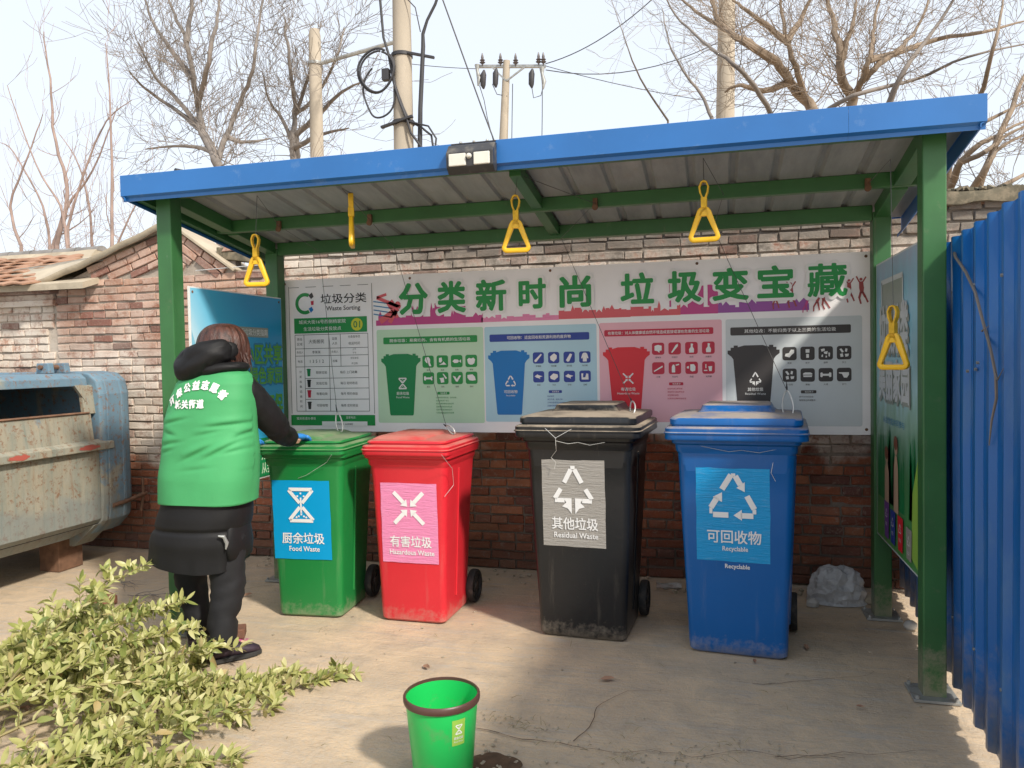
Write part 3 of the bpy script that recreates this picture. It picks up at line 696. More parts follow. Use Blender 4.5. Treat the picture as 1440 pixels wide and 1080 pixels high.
    for x, s in ((FX0, 1), (FX1, -1)):
        b = MB(); q = []
        for y in (3.4685, 4.92):
            zt = roofz(y)+.012; q.append([(x, y, zt-.108), (x, y, zt), (x+s*.05, y, zt), (x+s*.05, y, zt-.002), (x+s*.003, y, zt-.003), (x+s*.003, y, zt-.106), (x+s*.024, y, zt-.116), (x+s*.024, y, zt-.132), (x+s*.021, y, zt-.132), (x+s*.020, y, zt-.118)])
        b.rings(q); obj('side_trim', b, MT['blue_trim'], r)
    b = MB(); b.box(FX0+.004, FX1-.004, 4.918, 4.922, roofz(4.92)-.012, roofz(4.92)+.02); obj('back_trim', b, MT['blue_trim'], r)
    # small pulley brackets on the purlin and tek screws
    for x in (-2.55, -1.95, -.62, .74):
        b = MB(); z = roofz(4.17)-.06; b.box(x-.012, x+.012, 4.150, 4.168, z-.025, z+.02); b.lathe([(.0, -.006), (.016, -.006), (.012, 0), (.016, .006), (0, .006)], 10, (x, 4.150, z-.03), Matrix.Rotation(PI/2, 4, 'X').to_4x4())
        obj('pulley_bracket', b, MT['rust'], r)
build_shelter()

# solar lamp on the fascia
def build_lamp():
    r = thing('solar_wall_lamp', 'black solar flood lamp with two pale lenses on the blue fascia', 'lamp', (-1.085, 3.42, 2.43))
    b = MB(); cs = [(-.115, 3.46), (.115, 3.46)]
    X0, X1 = -1.200, -.972
    b.rings([[(x, 3.462, 2.512), (x, 3.462, 2.375), (x, 3.425, 2.368), (x, 3.395, 2.395), (x, 3.392, 2.462), (x, 3.43, 2.505)] for x in (X0, X1)])
    obj('housing', b.mesh('housing', bevel=.005), MT['lamp_black'], r)
    for a, c in ((X0+.015, X0+.098), (X1-.092, X1-.015)):
        b = MB(); b.box(a, c, 3.386, 3.398, 2.398, 2.455); obj('lens', b.mesh('lens', bevel=.004), MT['lamp_led'], r)
    b = MB(); Mx = Matrix.Rotation(PI/2, 4, 'X'); b.lathe([(0, .018), (.008, .016), (.012, .008), (.013, 0)], 12, (X0+.114, 3.392, 2.440), Mx); obj('sensor', b.mesh('sensor', smooth=True), MT['lamp_led'], r)
    b = MB(); b.add([(X0+.004, 3.462, 2.516), (X1-.004, 3.462, 2.516), (X1-.008, 3.60, 2.535), (X0+.008, 3.60, 2.535), (X0+.004, 3.462, 2.522), (X1-.004, 3.462, 2.522), (X1-.008, 3.60, 2.541), (X0+.008, 3.60, 2.541)], [(0,1,2,3), (7,6,5,4), (0,4,5,1), (1,5,6,2), (2,6,7,3), (3,7,4,0)])
    obj('solar_panel', b, MT['lamp_black'], r)
    for dx in (.05, .115, .18):
        b = MB(); b.lathe([(0, .010), (.006, .008), (.008, 0)], 8, (X0+dx, 3.468, 2.523)); obj('screw', b, MT['galv'], r)
build_lamp()
# ------------------------------------------------------------------ printed banner
BINPIC = [(-.5,.88),(-.5,.93),(-.44,.93),(-.44,.97),(-.38,.97),(-.38,1.0),(-.30,1.0),(-.30,.975),(-.18,1.0),(.18,1.0),(.30,.975),(.30,1.0),(.38,1.0),(.38,.97),(.44,.97),(.44,.93),(.5,.93),(.5,.88),(.43,.84),(.39,.80),(.30,.02),(.28,0),(-.28,0),(-.30,.02),(-.39,.80),(-.43,.84)]
def symbol(pr, mb, kind, cx, cz, s, k):
    """the four waste symbols, drawn in a box of side s"""
    def bar(a, b, w, kk=k): pr.line(mb, (cx+a[0]*s, cz+a[1]*s), (cx+b[0]*s, cz+b[1]*s), w*s, kk)
    def tri(*p): pr.poly(mb, [(cx+x*s, cz+z*s) for x, z in p], k)
    if kind == 'food':
        bar((-.36,.46),(.36,.46),.10); bar((-.37,.44),(-.04,.06),.10); bar((.37,.44),(.04,.06),.10)
        bar((-.36,-.46),(.36,-.46),.10); bar((-.37,-.44),(-.04,-.06),.10); bar((.37,-.44),(.04,-.06),.10)
        bar((0,-.3),(0,.22),.05); 
        for x, z in ((-.10,.26),(.10,.26),(0,.34),(-.08,-.33),(.08,-.33),(0,-.24),(-.15,-.36),(.15,-.36)): pr.disc(mb, cx+x*s, cz+z*s, .032*s, k, n=6)
    elif kind == 'harm':
        for sx in (-1, 1):
            for sz in (-1, 1):
                bar((sx*.42, sz*.42), (sx*.14, sz*.14), .11); tri((sx*.04, sz*.04), (sx*.24, sz*.06), (sx*.06, sz*.24))
    elif kind == 'recycle':
        bar((-.20,.16),(-.02,.46),.11); bar((-.02,.46),(.06,.46),.06); bar((.06,.44),(.16,.26),.11); tri((.08,.20),(.24,.12),(.24,.32))
        bar((.28,.04),(.42,-.22),.11); bar((.42,-.22),(.42,-.32),.07); bar((.40,-.36),(.16,-.36),.11); tri((.18,-.46),(.02,-.36),(.18,-.24))
        bar((-.08,-.36),(-.38,-.36),.11); bar((-.42,-.34),(-.42,-.22),.06); bar((-.42,-.22),(-.30,-.02),.11); tri((-.38,.0),(-.20,.10),(-.20,-.10))
    else:
        bar((-.20,.10),(-.04,.40),.10); bar((.04,.40),(.20,.10),.10); bar((-.05,.44),(.05,.44),.08)
        bar((-.28,-.04),(-.42,-.26),.10); bar((.28,-.04),(.42,-.26),.10); bar((-.42,-.30),(-.20,-.30),.10); bar((.42,-.30),(.20,-.30),.10)
        tri((-.22,-.25),(-.04,-.25),(-.04,-.60),(-.13,-.48),(-.26,-.44),(-.16,-.35)); tri((.22,-.25),(.16,-.35),(.26,-.44),(.13,-.48),(.04,-.60),(.04,-.25))
ICONS = {
 'leaf': [[(-.25,.35),(.05,.42),(.2,.2),(.18,-.1),(.3,-.4),(.1,-.38),(.02,-.15),(-.15,-.1),(-.3,.1)]],
 'bone': [[(-.4,.15),(-.28,.2),(-.2,.08),(.2,.08),(.28,.2),(.4,.15),(.4,-.15),(.28,-.2),(.2,-.08),(-.2,-.08),(-.28,-.2),(-.4,-.15)]],
 'fish': [[(-.38,0),(-.2,.16),(.1,.14),(.22,0),(.1,-.14),(-.2,-.16)],[(.22,0),(.4,.16),(.4,-.16)]],
 'bowl': [[(-.36,.12),(-.2,.26),(0,.2),(.2,.28),(.36,.12),(.28,-.2),(.1,-.32),(-.1,-.32),(-.28,-.2)]],
 'splash': [[(-.3,.3),(-.05,.34),(0,.05),(-.12,-.1),(-.3,-.06)],[(-.3,-.3),(.38,-.28),(.1,0),(.05,-.12)]],
 'check': [[(-.38,.2),(-.15,.12),(-.02,-.1),(.2,.22),(.38,.2),(.05,-.32),(-.1,-.3)]],
 'bread': [[(-.36,.25),(.1,.3),(.3,.1),(.38,-.2),(.1,-.25),(-.2,-.2),(-.36,0)]],
 'peel': [[(.0,.38),(.1,.38),(.4,.0),(.28,-.08)],[(-.3,.0),(.1,.05),(.15,-.35),(-.15,-.4),(-.2,-.15)]],
 'bottle': [[(-.34,-.38),(-.38,-.22),(.08,.22),(.24,.38),(.34,.30),(.2,.12),(-.18,-.36)]],
 'can': [[(-.16,-.4),(-.3,-.25),(.08,.36),(.28,.28),(.22,.1),(-.0,-.36)]],
 'hand': [[(-.3,-.2),(-.34,.1),(-.1,.3),(.05,.4),(.3,.2),(.28,-.1),(.0,-.38)]],
 'coat': [[(-.1,.4),(.1,.4),(.22,.3),(.34,-.1),(.22,-.12),(.18,.05),(.18,-.4),(-.18,-.4),(-.18,.05),(-.22,-.12),(-.34,-.1),(-.22,.3)]],
 'dish': [[(-.38,.05),(-.1,.24),(.0,.15),(.38,.05),(.1,-.05),(.15,-.22),(-.02,-.12),(-.2,-.08)]],
 'book': [[(-.38,.0),(-.05,.3),(.35,.2),(.38,-.05),(.05,-.32),(-.3,-.2)]],
 'shoes': [[(-.34,.26),(-.16,.26),(-.2,-.1),(.02,-.1),(.12,.26),(.3,.22),(.32,-.3),(-.32,-.3)]],
 'tv': [[(-.3,.25),(.0,.34),(.3,.25),(.3,-.15),(.12,-.18),(.1,-.36),(-.05,-.2),(-.3,-.15)]],
 'swab': [[(-.3,-.34),(-.2,-.38),(.28,.2),(.28,.4),(.1,.3)]],
 'spray': [[(-.05,.4),(.15,.36),(.1,.15),(.22,-.1),(.2,-.38),(-.18,-.38),(-.2,-.1),(-.05,.1)]],
 'stick': [[(-.38,-.22),(-.36,-.32),(.38,.1),(.36,.22)]],
 'tank': [[(-.26,.1),(-.16,.3),(-.06,.3),(.02,.1),(.02,-.38),(-.26,-.38)],[(.08,.3),(.36,.36),(.36,.26),(.08,.2)]],
 'medal': [[(-.1,.3),(.2,.3),(.32,.1),(.3,-.25),(.05,-.32),(-.12,-.2)],[(-.4,.1),(-.22,.16),(-.22,-.06),(-.4,-.04)]],
 'cup': [[(-.02,.1),(.3,.12),(.26,-.3),(.06,-.3)],[(-.25,.3),(-.18,.3),(-.18,-.05),(-.25,-.05)],[(-.38,-.2),(-.1,-.2),(-.1,-.28),(-.38,-.28)]],
 'gourd': [[(-.36,-.2),(-.3,.0),(-.05,.05),(.1,.32),(.34,.3),(.34,.05),(.15,-.1),(.0,-.3)]],
 'cups': [[(-.14,.32),(.14,.32),(.14,.05),(-.14,.05)],[(-.1,-.05),(.1,-.05),(.1,-.35),(-.1,-.35)]],
 'bits': [[(-.36,.3),(-.1,.36),(-.05,.2),(-.3,.1)],[(-.15,.1),(.15,.15),(.1,-.1),(-.1,-.05)],[(.2,.05),(.32,.0),(.3,-.3),(.2,-.25)],[(-.3,-.15),(-.2,-.1),(-.2,-.3),(-.32,-.3)],[(.0,-.2),(.1,-.22),(.08,-.36),(-.02,-.34)]],
 'bits2': [[(-.34,.28),(-.2,.34),(-.02,.08),(-.15,.0)],[(.1,.34),(.25,.3),(.2,.05),(.05,.1)],[(-.3,-.1),(-.1,-.05),(-.05,-.3),(-.25,-.34)],[(.05,-.1),(.34,-.08),(.3,-.28),(.1,-.32)]],
 'bun': [[(-.34,.12),(-.2,.2),(.2,.2),(.34,.12),(.34,.02),(-.34,.02)],[(-.34,-.03),(.34,-.03),(.3,-.16),(-.3,-.16)]],
 'ladle': [[(-.38,.18),(.34,.18),(.34,-.02),(.2,-.24),(-.02,-.24),(-.16,.06),(-.38,.1)]],
}
def build_banner():
    Y = 4.752
    r = thing('waste_sorting_banner', 'wide white banner with big green characters and pictured bins on the back of the shelter', 'banner', (-1.02, Y, 1.03))
    pr = Print((0, Y, 0), (1,0,0), (0,0,1), .0015)
    b = MB(); rs = []
    b2 = pr.sheet(MB(), -2.907, .863, 1.029, 2.076, .012)
    obj('sheet', b2, INK['vinyl'], r)
    b = MB(); 
    for x, z in ((-2.88, 2.05), (.835, 2.05), (.835, 1.06), (-1.0, 2.055), (-1.95, 2.05), (-.1, 2.055)): b.lathe([(0, .004), (.008, .003), (.009, 0)], 8, (x, Y-.001, z), Matrix.Rotation(PI/2, 4, 'X'))
    o = obj('eyelet', b, MT['rust'], r); o['kind'] = 'stuff'
    # skyline silhouette with towers
    rr = random.Random(8)
    def skyl(x0, x1, ink, base, hs, k, seed):
        q = random.Random(seed); pts = [(x0, base)]; x = x0
        while x < x1:
            w = q.uniform(.012, .05); h = q.choice(hs)*q.uniform(.6, 1.05)
            e = min(x+w, x1)
            if q.random() < .3: pts += [(x, base+h*.8), ((x+e)/2, base+h*1.25), (e, base+h*.8)]
            else: pts += [(x, base+h), (e, base+h)]
            x = e
        pts.append((x1, base)); m = MB(); pr.poly(m, pts, k); obj('skyline', m, INK[ink], r)
    for a in ((-2.20, -1.86, 'magenta', 1.742, (.05, .06, .1), 1, 1), (-1.86, -1.45, 'magenta', 1.742, (.08, .1, .16, .06), 1, 2), (-1.46, -.95, 'pink', 1.744, (.03, .035, .045), 1, 3), (-.95, -.50, 'coral', 1.747, (.07, .08, .06), 1, 4), (-.50, -.20, 'coral', 1.750, (.05, .07, .09), 1, 5), (-.20, .02, 'magenta', 1.752, (.06, .10, .17), 1, 6), (.02, .53, 'purple', 1.754, (.07, .08, .06, .05), 1, 7)): skyl(*a)
    for q in ((-.265, -.255, 1.80, 1.95), (-.04, .02, 1.80, 1.925), (-1.60, -1.575, 1.78, 1.92), (-1.64, -1.62, 1.78, 1.90)): obj('tower', pr.rect(MB(), *q, 2), INK['magenta'], r)
    # jumping people at the right and the ribbon figure at the left (plain silhouettes)
    def fig(cx, cz, h, lean, ink, k=2):
        m = MB(); P = lambda x, z: (cx+(x*h+z*h*lean), cz+z*h)
        pr.disc(m, *P(0, .93), h*.055, k); pr.poly(m, [P(-.07,.85),P(.07,.85),P(.09,.6),P(.06,.42),P(-.06,.42),P(-.08,.6)], k)
        for a, c_, w in (((-.06,.83),(-.16,1.05),.05),((.06,.83),(.18,1.02),.05),((-.03,.45),(-.10,.22),.08),((-.10,.24),(-.05,.0),.06),((.03,.45),(.12,.25),.08),((.12,.26),(.2,.05),.06)): pr.line(m, P(*a), P(*c_), w*h, k)
        obj('jumping_figure', m, INK[ink], r)
    for a in ((.745, 1.79, .135, .0, 'figure'), (.815, 1.78, .15, -.05, 'figure'), (.34, 1.765, .12, .1, 'figure'), (.43, 1.77, .15, 0, 'figure'), (.56, 1.745, .12, .25, 'figure'), (.62, 1.755, .12, -.2, 'figure'), (.50, 1.74, .09, .3, 'magenta')): fig(*a)
    m = MB()
    for q in (((-2.19,1.93),(-2.02,1.86),.022),((-2.10,1.90),(-2.03,1.80),.05),((-2.07,1.83),(-2.17,1.77),.04),((-2.05,1.84),(-2.10,1.76),.03),((-2.19,1.93),(-2.12,1.95),.018)): pr.line(m, *q, 3)
    pr.disc(m, -2.04, 1.88, .02, 3); obj('ribbon_dancer', m, INK['coral'], r)
    m = MB(); 
    for i in range(4): pr.line(m, (-2.215, 1.905-.028*i), (-2.08, 1.885-.03*i), .007, 3)
    obj('ribbon', m, INK['deep'], r)
    # nine headline characters
    for ch, x0, x1, z0, z1 in (('分',-2.022,-1.83,1.815,2.010),('类',-1.75,-1.568,1.818,2.012),('新',-1.486,-1.294,1.82,2.010),('时',-1.20,-1.035,1.825,2.005),('尚',-.935,-.748,1.825,2.011),('垃',-.553,-.362,1.832,2.010),('圾',-.268,-.082,1.830,2.008),('变',-.006,.19,1.832,2.012),('宝',.25,.44,1.838,2.014),('藏',.526,.732,1.832,2.014)):
        o = obj('title_character', pr.text(MB(), T2(ch, x0, x1, z0, z1, .030 if ch == '藏' else .042), 5), INK['green'], r)
        obj('outline', pr.text(MB(), T2(ch, x0-.010, x1+.010, z0-.010, z1+.010, .075), 4), INK['white'], o, world=False)
    # four panels
    def panel(x0, x1, z0, z1, ink, barr, bink, title, bx, bink2, sym, zh, en, icons, iink, ix, text_lines):
        p = obj('panel', pr.rrect(MB(), x0, x1, z0, z1, .012, 1), INK[ink], r)
        q = obj('title_bar', pr.rrect(MB(), *barr, .008, 2), INK[bink], p, world=False)
        m = MB(); cz = (barr[2]+barr[3])/2; w = (barr[1]-barr[0])*title[1]; g = glyphs(title[0], .012); h = min(.022, w/g[2])
        pr.text(m, T2(title[0], (barr[0]+barr[1])/2-w/2, (barr[0]+barr[1])/2+w/2, cz-h/2, cz+h/2, .012), 3); obj('title_lettering', m, INK['white'], p, world=False)
        bx0, bx1, bz0, bz1 = bx; cx = (bx0+bx1)/2
        m = MB(); pr.poly(m, [(cx+u*(bx1-bx0), bz0+v*(bz1-bz0)) for u, v in BINPIC], 2); obj('bin_picture', m, INK[bink2], p, world=False)
        m = MB(); sz = bz0+(bz1-bz0)*.52; symbol(pr, m, sym, cx+.01, sz, .075, 3); pr.text(m, TC(zh, cx+.01, sz-.066, .021, .01), 3); pr.text(m, TC(en, cx+.01, sz-.092, .013, 0), 3)
        obj('bin_lettering', m, INK['white'], p, world=False)
        ix0, ix1, izt, izb, sz_ = ix; st = (ix1-ix0-sz_)/3
        for i in range(8):
            c_, rw = i % 4, i//4; a = ix0+c_*st; zt = izt if rw == 0 else izb+sz_
            m = MB(); pr.rrect(m, a, a+sz_, zt-sz_, zt, .014, 2); m.mat(1)
            for sh in ICONS[icons[i]]: pr.poly(m, [(a+sz_/2+u*sz_*.95, zt-sz_/2+v*sz_*.95) for u, v in sh], 3)
            m.mat(2); pr.text(m, TC(text_lines[1][i], a+sz_/2, zt-sz_-.016, .011, 0), 2)
            obj('pictogram', m, [INK[iink], INK['white'], INK['charcoal']], p, world=False)
        m = MB(); tx = ix0+.10; zt = izb-.05; pr.rrect(m, tx, tx+.085, zt-.018, zt, .005, 2); m.mat(1); pr.text(m, TC('投放要求', tx+.045, zt-.009, .011), 3); m.mat(0)
        for i, ln in enumerate(text_lines[0]): pr.text(m, TC(ln, tx-.01, zt-.038-.020*i, .0105, 0, 'l'), 2)
        obj('notes_lettering', m, [INK[iink], INK['white']], p, world=False)
    panel(-2.198, -1.450, 1.090, 1.714, 'pale_green', (-2.15, -1.49, 1.617, 1.662), 'green', ('厨余垃圾：易腐烂的、含有有机质的生活垃圾', .86), (-2.168, -1.886, 1.139, 1.550), 'dgreen', 'food', '厨余垃圾', 'Food Waste',
        ['leaf','splash','fish','bowl','bone','peel','check','bread'], 'green', (-1.873, -1.494, 1.535, 1.345, .080), (['纯流质的食物垃圾，如牛奶等', '应直接倒进下水口', '有包装物的厨余垃圾应将', '包装物去除后分类投放', '包装物请投放到对应的', '可回收物或其他垃圾容器'], ['菜叶','果皮','鱼骨','剩饭','骨头','蛋壳','菜根','糕点']))
    panel(-1.441, -.713, 1.099, 1.712, 'pale_blue', (-1.407, -.758, 1.615, 1.662), 'navy', ('可回收物：适宜回收和资源利用的废弃物', .64), (-1.419, -1.144, 1.144, 1.557), 'blue', 'recycle', '可回收物', 'Recyclable',
        ['bottle','hand','can','coat','dish','book','dish','shoes'], 'navy', (-1.122, -.752, 1.542, 1.350, .072), (['轻投轻放', '清洁干燥，避免污染', '立体包装请清空内容物', '压扁后投放'], ['玻璃瓶','易拉罐','塑料瓶','旧衣服','报纸','书本','纸箱','旧鞋']))
    panel(-.696, .040, 1.100, 1.715, 'pale_pink', (-.664, -.009, 1.630, 1.670), 'crimson', ('有害垃圾：对人体健康或自然环境造成直接或潜在危害的生活垃圾', .93), (-.674, -.386, 1.160, 1.562), 'red', 'harm', '有害垃圾', 'Hazardous Waste',
        ['tv','swab','spray','spray','stick','tank','medal','cup'], 'crimson', (-.373, -.002, 1.585, 1.392, .074), (['投放时请注意轻放', '易破损的请连带包装', '或包裹后轻放', '如易挥发请密封后投放'], ['废电池','体温计','农药','消毒剂','灯管','杀虫剂','药品','油漆桶']))
    panel(.062, .813, 1.078, 1.714, 'pale_grey', (.089, .754, 1.617, 1.665), 'charcoal', ('其他垃圾：不能归类于以上三类的生活垃圾', .76), (.072, .366, 1.150, 1.557), 'charcoal', 'other', '其他垃圾', 'Residual Waste',
        ['gourd','cups','bits','bits2','bits2','bun','bone','ladle'], 'charcoal', (.382, .756, 1.542, 1.338, .078), (['沥干水分后投放', '保持周边环境整洁'], ['陶瓷','纸杯','烟蒂','灰土','一次性','餐盒','大骨','旧勺']))
    # the information card at the left
    pr2 = pr
    card = obj('info_card', pr.rrect(MB(), -2.862, -2.222, 1.066, 2.036, .004, 1), INK['vinyl'], r)
    m = MB()
    for x in (-2.850, -2.226): pr.rect(m, x-.0015, x+.0015, 1.15, 2.03, 2)
    for k in range(5): pr.rect(m, -2.85+.13*k, -2.85+.13*k+.08, 2.021, 2.024, 2)
    X = [-2.811, -2.742, -2.553, -2.466, -2.262]; Zs = [1.695, 1.60, 1.55, 1.475, 1.395, 1.325, 1.25, 1.168]
    for z in Zs: pr.rect(m, X[0] if z in (1.695, 1.55, 1.475, 1.168, 1.60) else X[1], X[4], z-.0016, z+.0016, 2)
    for x in (X[0], X[1], X[4]): pr.rect(m, x-.0016, x+.0016, 1.168, 1.695, 2)
    pr.rect(m, X[2]-.0016, X[2]+.0016, 1.168, 1.695, 2); pr.rect(m, X[3]-.0016, X[3]+.0016, 1.475, 1.695, 2)
    obj('table_lines', m, INK['black'], card, world=False)
    m = MB(); pr.text(m, TC('垃圾分类', -2.437, 1.937, .066, .012, stretch=1.22), 2)
    pr.text(m, TC('Waste Sorting', -2.440, 1.867, .040, .012), 2)
    obj('heading_lettering', m, INK['black'], card, world=False)
    m = MB(); n = 18; pts = []
    a0, a1 = R(62), R(300); ro, ri = .074, .050
    pts = [(-2.728+ro*math.cos(a0+(a1-a0)*i/n), 1.910+ro*math.sin(a0+(a1-a0)*i/n)) for i in range(n+1)]+[(-2.728+ri*math.cos(a1-(a1-a0)*i/n), 1.910+ri*math.sin(a1-(a1-a0)*i/n)) for i in range(n+1)]
    pr.poly(m, pts, 2); m.mat(1); pr.poly(m, [(-2.70,1.965),(-2.672,1.985),(-2.660,1.955),(-2.68,1.94)], 2); m.mat(2); pr.poly(m, [(-2.683,1.925),(-2.66,1.928),(-2.662,1.900),(-2.68,1.898)], 2); m.mat(3); pr.poly(m, [(-2.70,1.875),(-2.677,1.888),(-2.664,1.865),(-2.684,1.845)], 2)
    obj('ring_logo', m, [INK['green'], INK['charcoal'], INK['crimson'], INK['blue']], card, world=False)
    m = MB(); pr.rect(m, -2.815, -2.266, 1.705, 1.810, 2); m.mat(1)
    pr.text(m, TC('城关大街16号西侧杨家院', -2.60, 1.783, .027, .008, stretch=1.12), 3); pr.text(m, TC('生活垃圾分类投放点', -2.60, 1.735, .027, .008, stretch=1.1), 3)
    obj('green_bar', m, [INK['green'], INK['white']], card, world=False); m = MB(); pr.rect(m, -2.857, -2.223, 1.070, 1.142, 2); m.mat(1)
    pr.text(m, TC('城关街道办事处', -2.74, 1.118, .02), 3); pr.text(m, TC('监督电话：', -2.40, 1.125, .016), 3); pr.rect(m, -2.62, -2.28, 1.062, 1.098, 3); m.mat(2)
    pr.text(m, TC('垃圾分类  从我做起', -2.45, 1.080, .014), 4); obj('green_bar', m, [INK['green'], INK['white'], INK['charcoal']], card, world=False); m = MB(); pr.disc(m, -2.34, 1.757, .043, 3); m.mat(1); pr.text(m, TC('01', -2.34, 1.757, .045, .02), 4)
    obj('number_disc', m, [INK['yellow'], INK['dgreen']], card, world=False)
    m = MB()
    for s, x, z, h in (('责任', -2.776, 1.665, .020), ('区域', -2.776, 1.632, .020), ('责任人', -2.776, 1.575, .016), ('大街居民', -2.648, 1.648, .028), ('李某某', -2.65, 1.575, .020), ('监督', -2.51, 1.665, .018), ('人员', -2.51, 1.632, .018), ('负责人', -2.51, 1.575, .016), ('分类指导员', -2.364, 1.675, .017), ('收运时间', -2.364, 1.63, .02), ('上午', -2.364, 1.59, .014), ('下午', -2.364, 1.565, .014),
        ('电话', -2.776, 1.512, .018), ('收集', -2.51, 1.512, .018), ('收运单位', -2.364, 1.53, .014), ('环卫所', -2.364, 1.493, .014), ('厨余垃圾', -2.615, 1.435, .020), ('其他垃圾', -2.615, 1.360, .020), ('有害垃圾', -2.615, 1.288, .020), ('可回收物', -2.615, 1.208, .020), ('每日 上门收集', -2.41, 1.435, .019), ('每日 定时收运', -2.41, 1.360, .019), ('每月 预约收运', -2.41, 1.288, .019), ('每周 定时收运', -2.41, 1.208, .019)): pr.text(m, TC(s, x, z, h), 2)
    for i, ch in enumerate('分类收集运输时间'): pr.text(m, TC(ch, -2.776, 1.44-.034*i, .018), 2)
    pr.text(m, TC('1 3 5 1 2', -2.648, 1.512, .022), 2)
    obj('table_lettering', m, INK['black'], card, world=False)
    for ink, z in (('dgreen', 1.435), ('black', 1.36), ('crimson', 1.288), ('charcoal', 1.208)):
        m = MB(); pr.poly(m, [(-2.712+u*.034, z-.026+v*.052) for u, v in BINPIC], 2); obj('small_bin_picture', m, INK[ink], card, world=False)
build_banner()

def build_side_boards():
    # left board, seen from its face (+x)
    r = thing('blue_notice_board', 'blue printed notice board with green characters on the left side of the shelter', 'notice board', (-2.86, 4.15, .75))
    pr = Print((-2.846, 0, 0), (0,1,0), (0,0,1), .0015)
    y0, y1, z0, z1 = 3.695, 4.640, .76, 1.945
    obj('sheet', pr.sheet(MB(), y0, y1, z0, z1, .008), INK['white'], r)
    m, nt, bs = nodes('print_blue_gradient'); v = texco(nt, 'obj')
    sp = N(nt, 'ShaderNodeSeparateXYZ'); nt.links.new(v, sp.inputs[0])
    g = mth(nt, 'ADD', X_map(nt, sp.outputs[1], y0, y1-.25), mth(nt, 'MULTIPLY', mth(nt, 'SUBTRACT', X_map(nt, sp.outputs[2], 1.3, z1), .5), .5))
    nt.links.new(ramp(nt, g, [(0, (.62, .76, .82)), (.2, (.28, .60, .78)), (.5, (.04, .44, .70)), (1, (.02, .32, .62))]), bs.inputs['Base Color']); bs.inputs['Roughness'].default_value = .35
    obj('picture_field', pr.rect(MB(), y0+.012, y1-.004, z0+.01, z1-.008, 1), m, r)
    b = MB(); pr.poly(b, [(y0+.012, 1.70), (y0+.18, 1.25), (y0+.10, 1.0), (y0+.012, 1.05)], 2); obj('light_beam', b, INK['skylight'], r)
    b = MB(); pr.rect(b, y0+.012, y1-.004, z0+.01, 1.02, 2); b.mat(1); pr.text(b, T2('分类投放', 4.35, 4.60, .88, .95, .02), 3); pr.text(b, T2('从我做起', 4.35, 4.60, .79, .86, .02), 3); obj('green_strip', b, [INK['dgreen'], INK['pale_green']], r)
    b = MB(); pr.rrect(b, 4.02, 4.47, 1.672, 1.735, .006, 2); b.mat(1); pr.text(b, T2('城市生活垃圾分类指南', 4.03, 4.46, 1.682, 1.725, .015), 3); obj('caption', b, [INK['stone'], INK['white']], r)
    b = MB(); pr.text(b, T2('小区共享', 4.20, 4.62, 1.50, 1.63, .03), 3); pr.text(b, T2('分类绿色家园', 4.06, 4.62, 1.37, 1.48, .03), 3); pr.text(b, T2('环保', 4.42, 4.62, 1.13, 1.30, .03), 3); b.mat(1)
    obj('green_lettering', b, INK['bright_green'], r)
    b = MB(); pr.text(b, T2('小区共享', 4.195, 4.625, 1.495, 1.635, .07), 2); pr.text(b, T2('分类绿色家园', 4.055, 4.625, 1.365, 1.485, .07), 2); obj('lettering_shade', b, INK['deep'], r)
    b = MB()
    for y, z in ((y0+.03, z1-.03), (y1-.03, z1-.03)): b.lathe([(0, .004), (.007, .003), (.008, 0)], 8, (-2.845, y, z), Matrix.Rotation(PI/2, 4, 'Y'))
    o = obj('eyelet', b, MT['rust'], r); o['kind'] = 'stuff'
    # right board, faces -x, viewed edge-on; U runs towards the camera
    r = thing('park_picture_board', 'faded picture board of people and bins in a park, under the right roof end', 'notice board', (.87, 4.15, .5))
    pr = Print((.868, 0, 0), (0,-1,0), (0,0,1), .0015)
    Y0, Y1 = -4.640, -3.690
    obj('sheet', pr.sheet(MB(), Y0, Y1, .49, 1.985, .008), INK['pale_grey'], r)
    f = lambda t: Y0+(Y1-Y0)*t
    m, nt, bs = nodes('print_sky_to_grass'); v = texco(nt, 'obj'); sp = N(nt, 'ShaderNodeSeparateXYZ'); nt.links.new(v, sp.inputs[0])
    g = mth(nt, 'ADD', X_map(nt, sp.outputs[2], .49, 1.985), mth(nt, 'MULTIPLY', mth(nt, 'SUBTRACT', noi(nt, texco(nt, 'obj', (1, 3, .9)), 5, 6), .5), .28))
    nt.links.new(ramp(nt, g, [(0, (.08, .32, .08)), (.30, (.06, .24, .10)), (.44, (.22, .42, .32)), (.56, (.36, .60, .68)), (.8, (.22, .55, .72)), (1, (.28, .40, .56))]), bs.inputs['Base Color']); bs.inputs['Roughness'].default_value = .35
    obj('picture_field', pr.rect(MB(), f(.02), f(.985), .50, 1.975, 1), m, r)
    b = MB(); pr.rect(b, f(.18), f(.66), 1.62, 1.87, 2); b.mat(1); pr.line(b, (f(.17), 1.60), (f(.17), 1.87), .02, 3); pr.line(b, (f(.16), 1.87), (f(.67), 1.87), .025, 3); pr.line(b, (f(.67), 1.55), (f(.67), 1.87), .02, 3); obj('arch_frame', b, [INK['stone'], INK['pale_grey']], r)
    b = MB(); pr.text(b, T2('垃圾分类', f(.12), f(.78), 1.50, 1.74, .04), 4); pr.text(b, T2('美丽家园', f(.10), f(.80), 1.26, 1.46, .04), 4); obj('faded_lettering', b, INK['pale_grey'], r)
    b = MB(); pr.text(b, T2('垃圾分类', f(.14), f(.80), 1.48, 1.72, .04), 3); pr.text(b, T2('美丽家园', f(.12), f(.82), 1.24, 1.44, .04), 3); obj('lettering_shade', b, INK['stone'], r)
    b = MB(); pr.text(b, T2('从我做起共同参与', f(.2), f(.7), 1.13, 1.165, 0), 3); obj('small_lettering', b, INK['deep'], r)
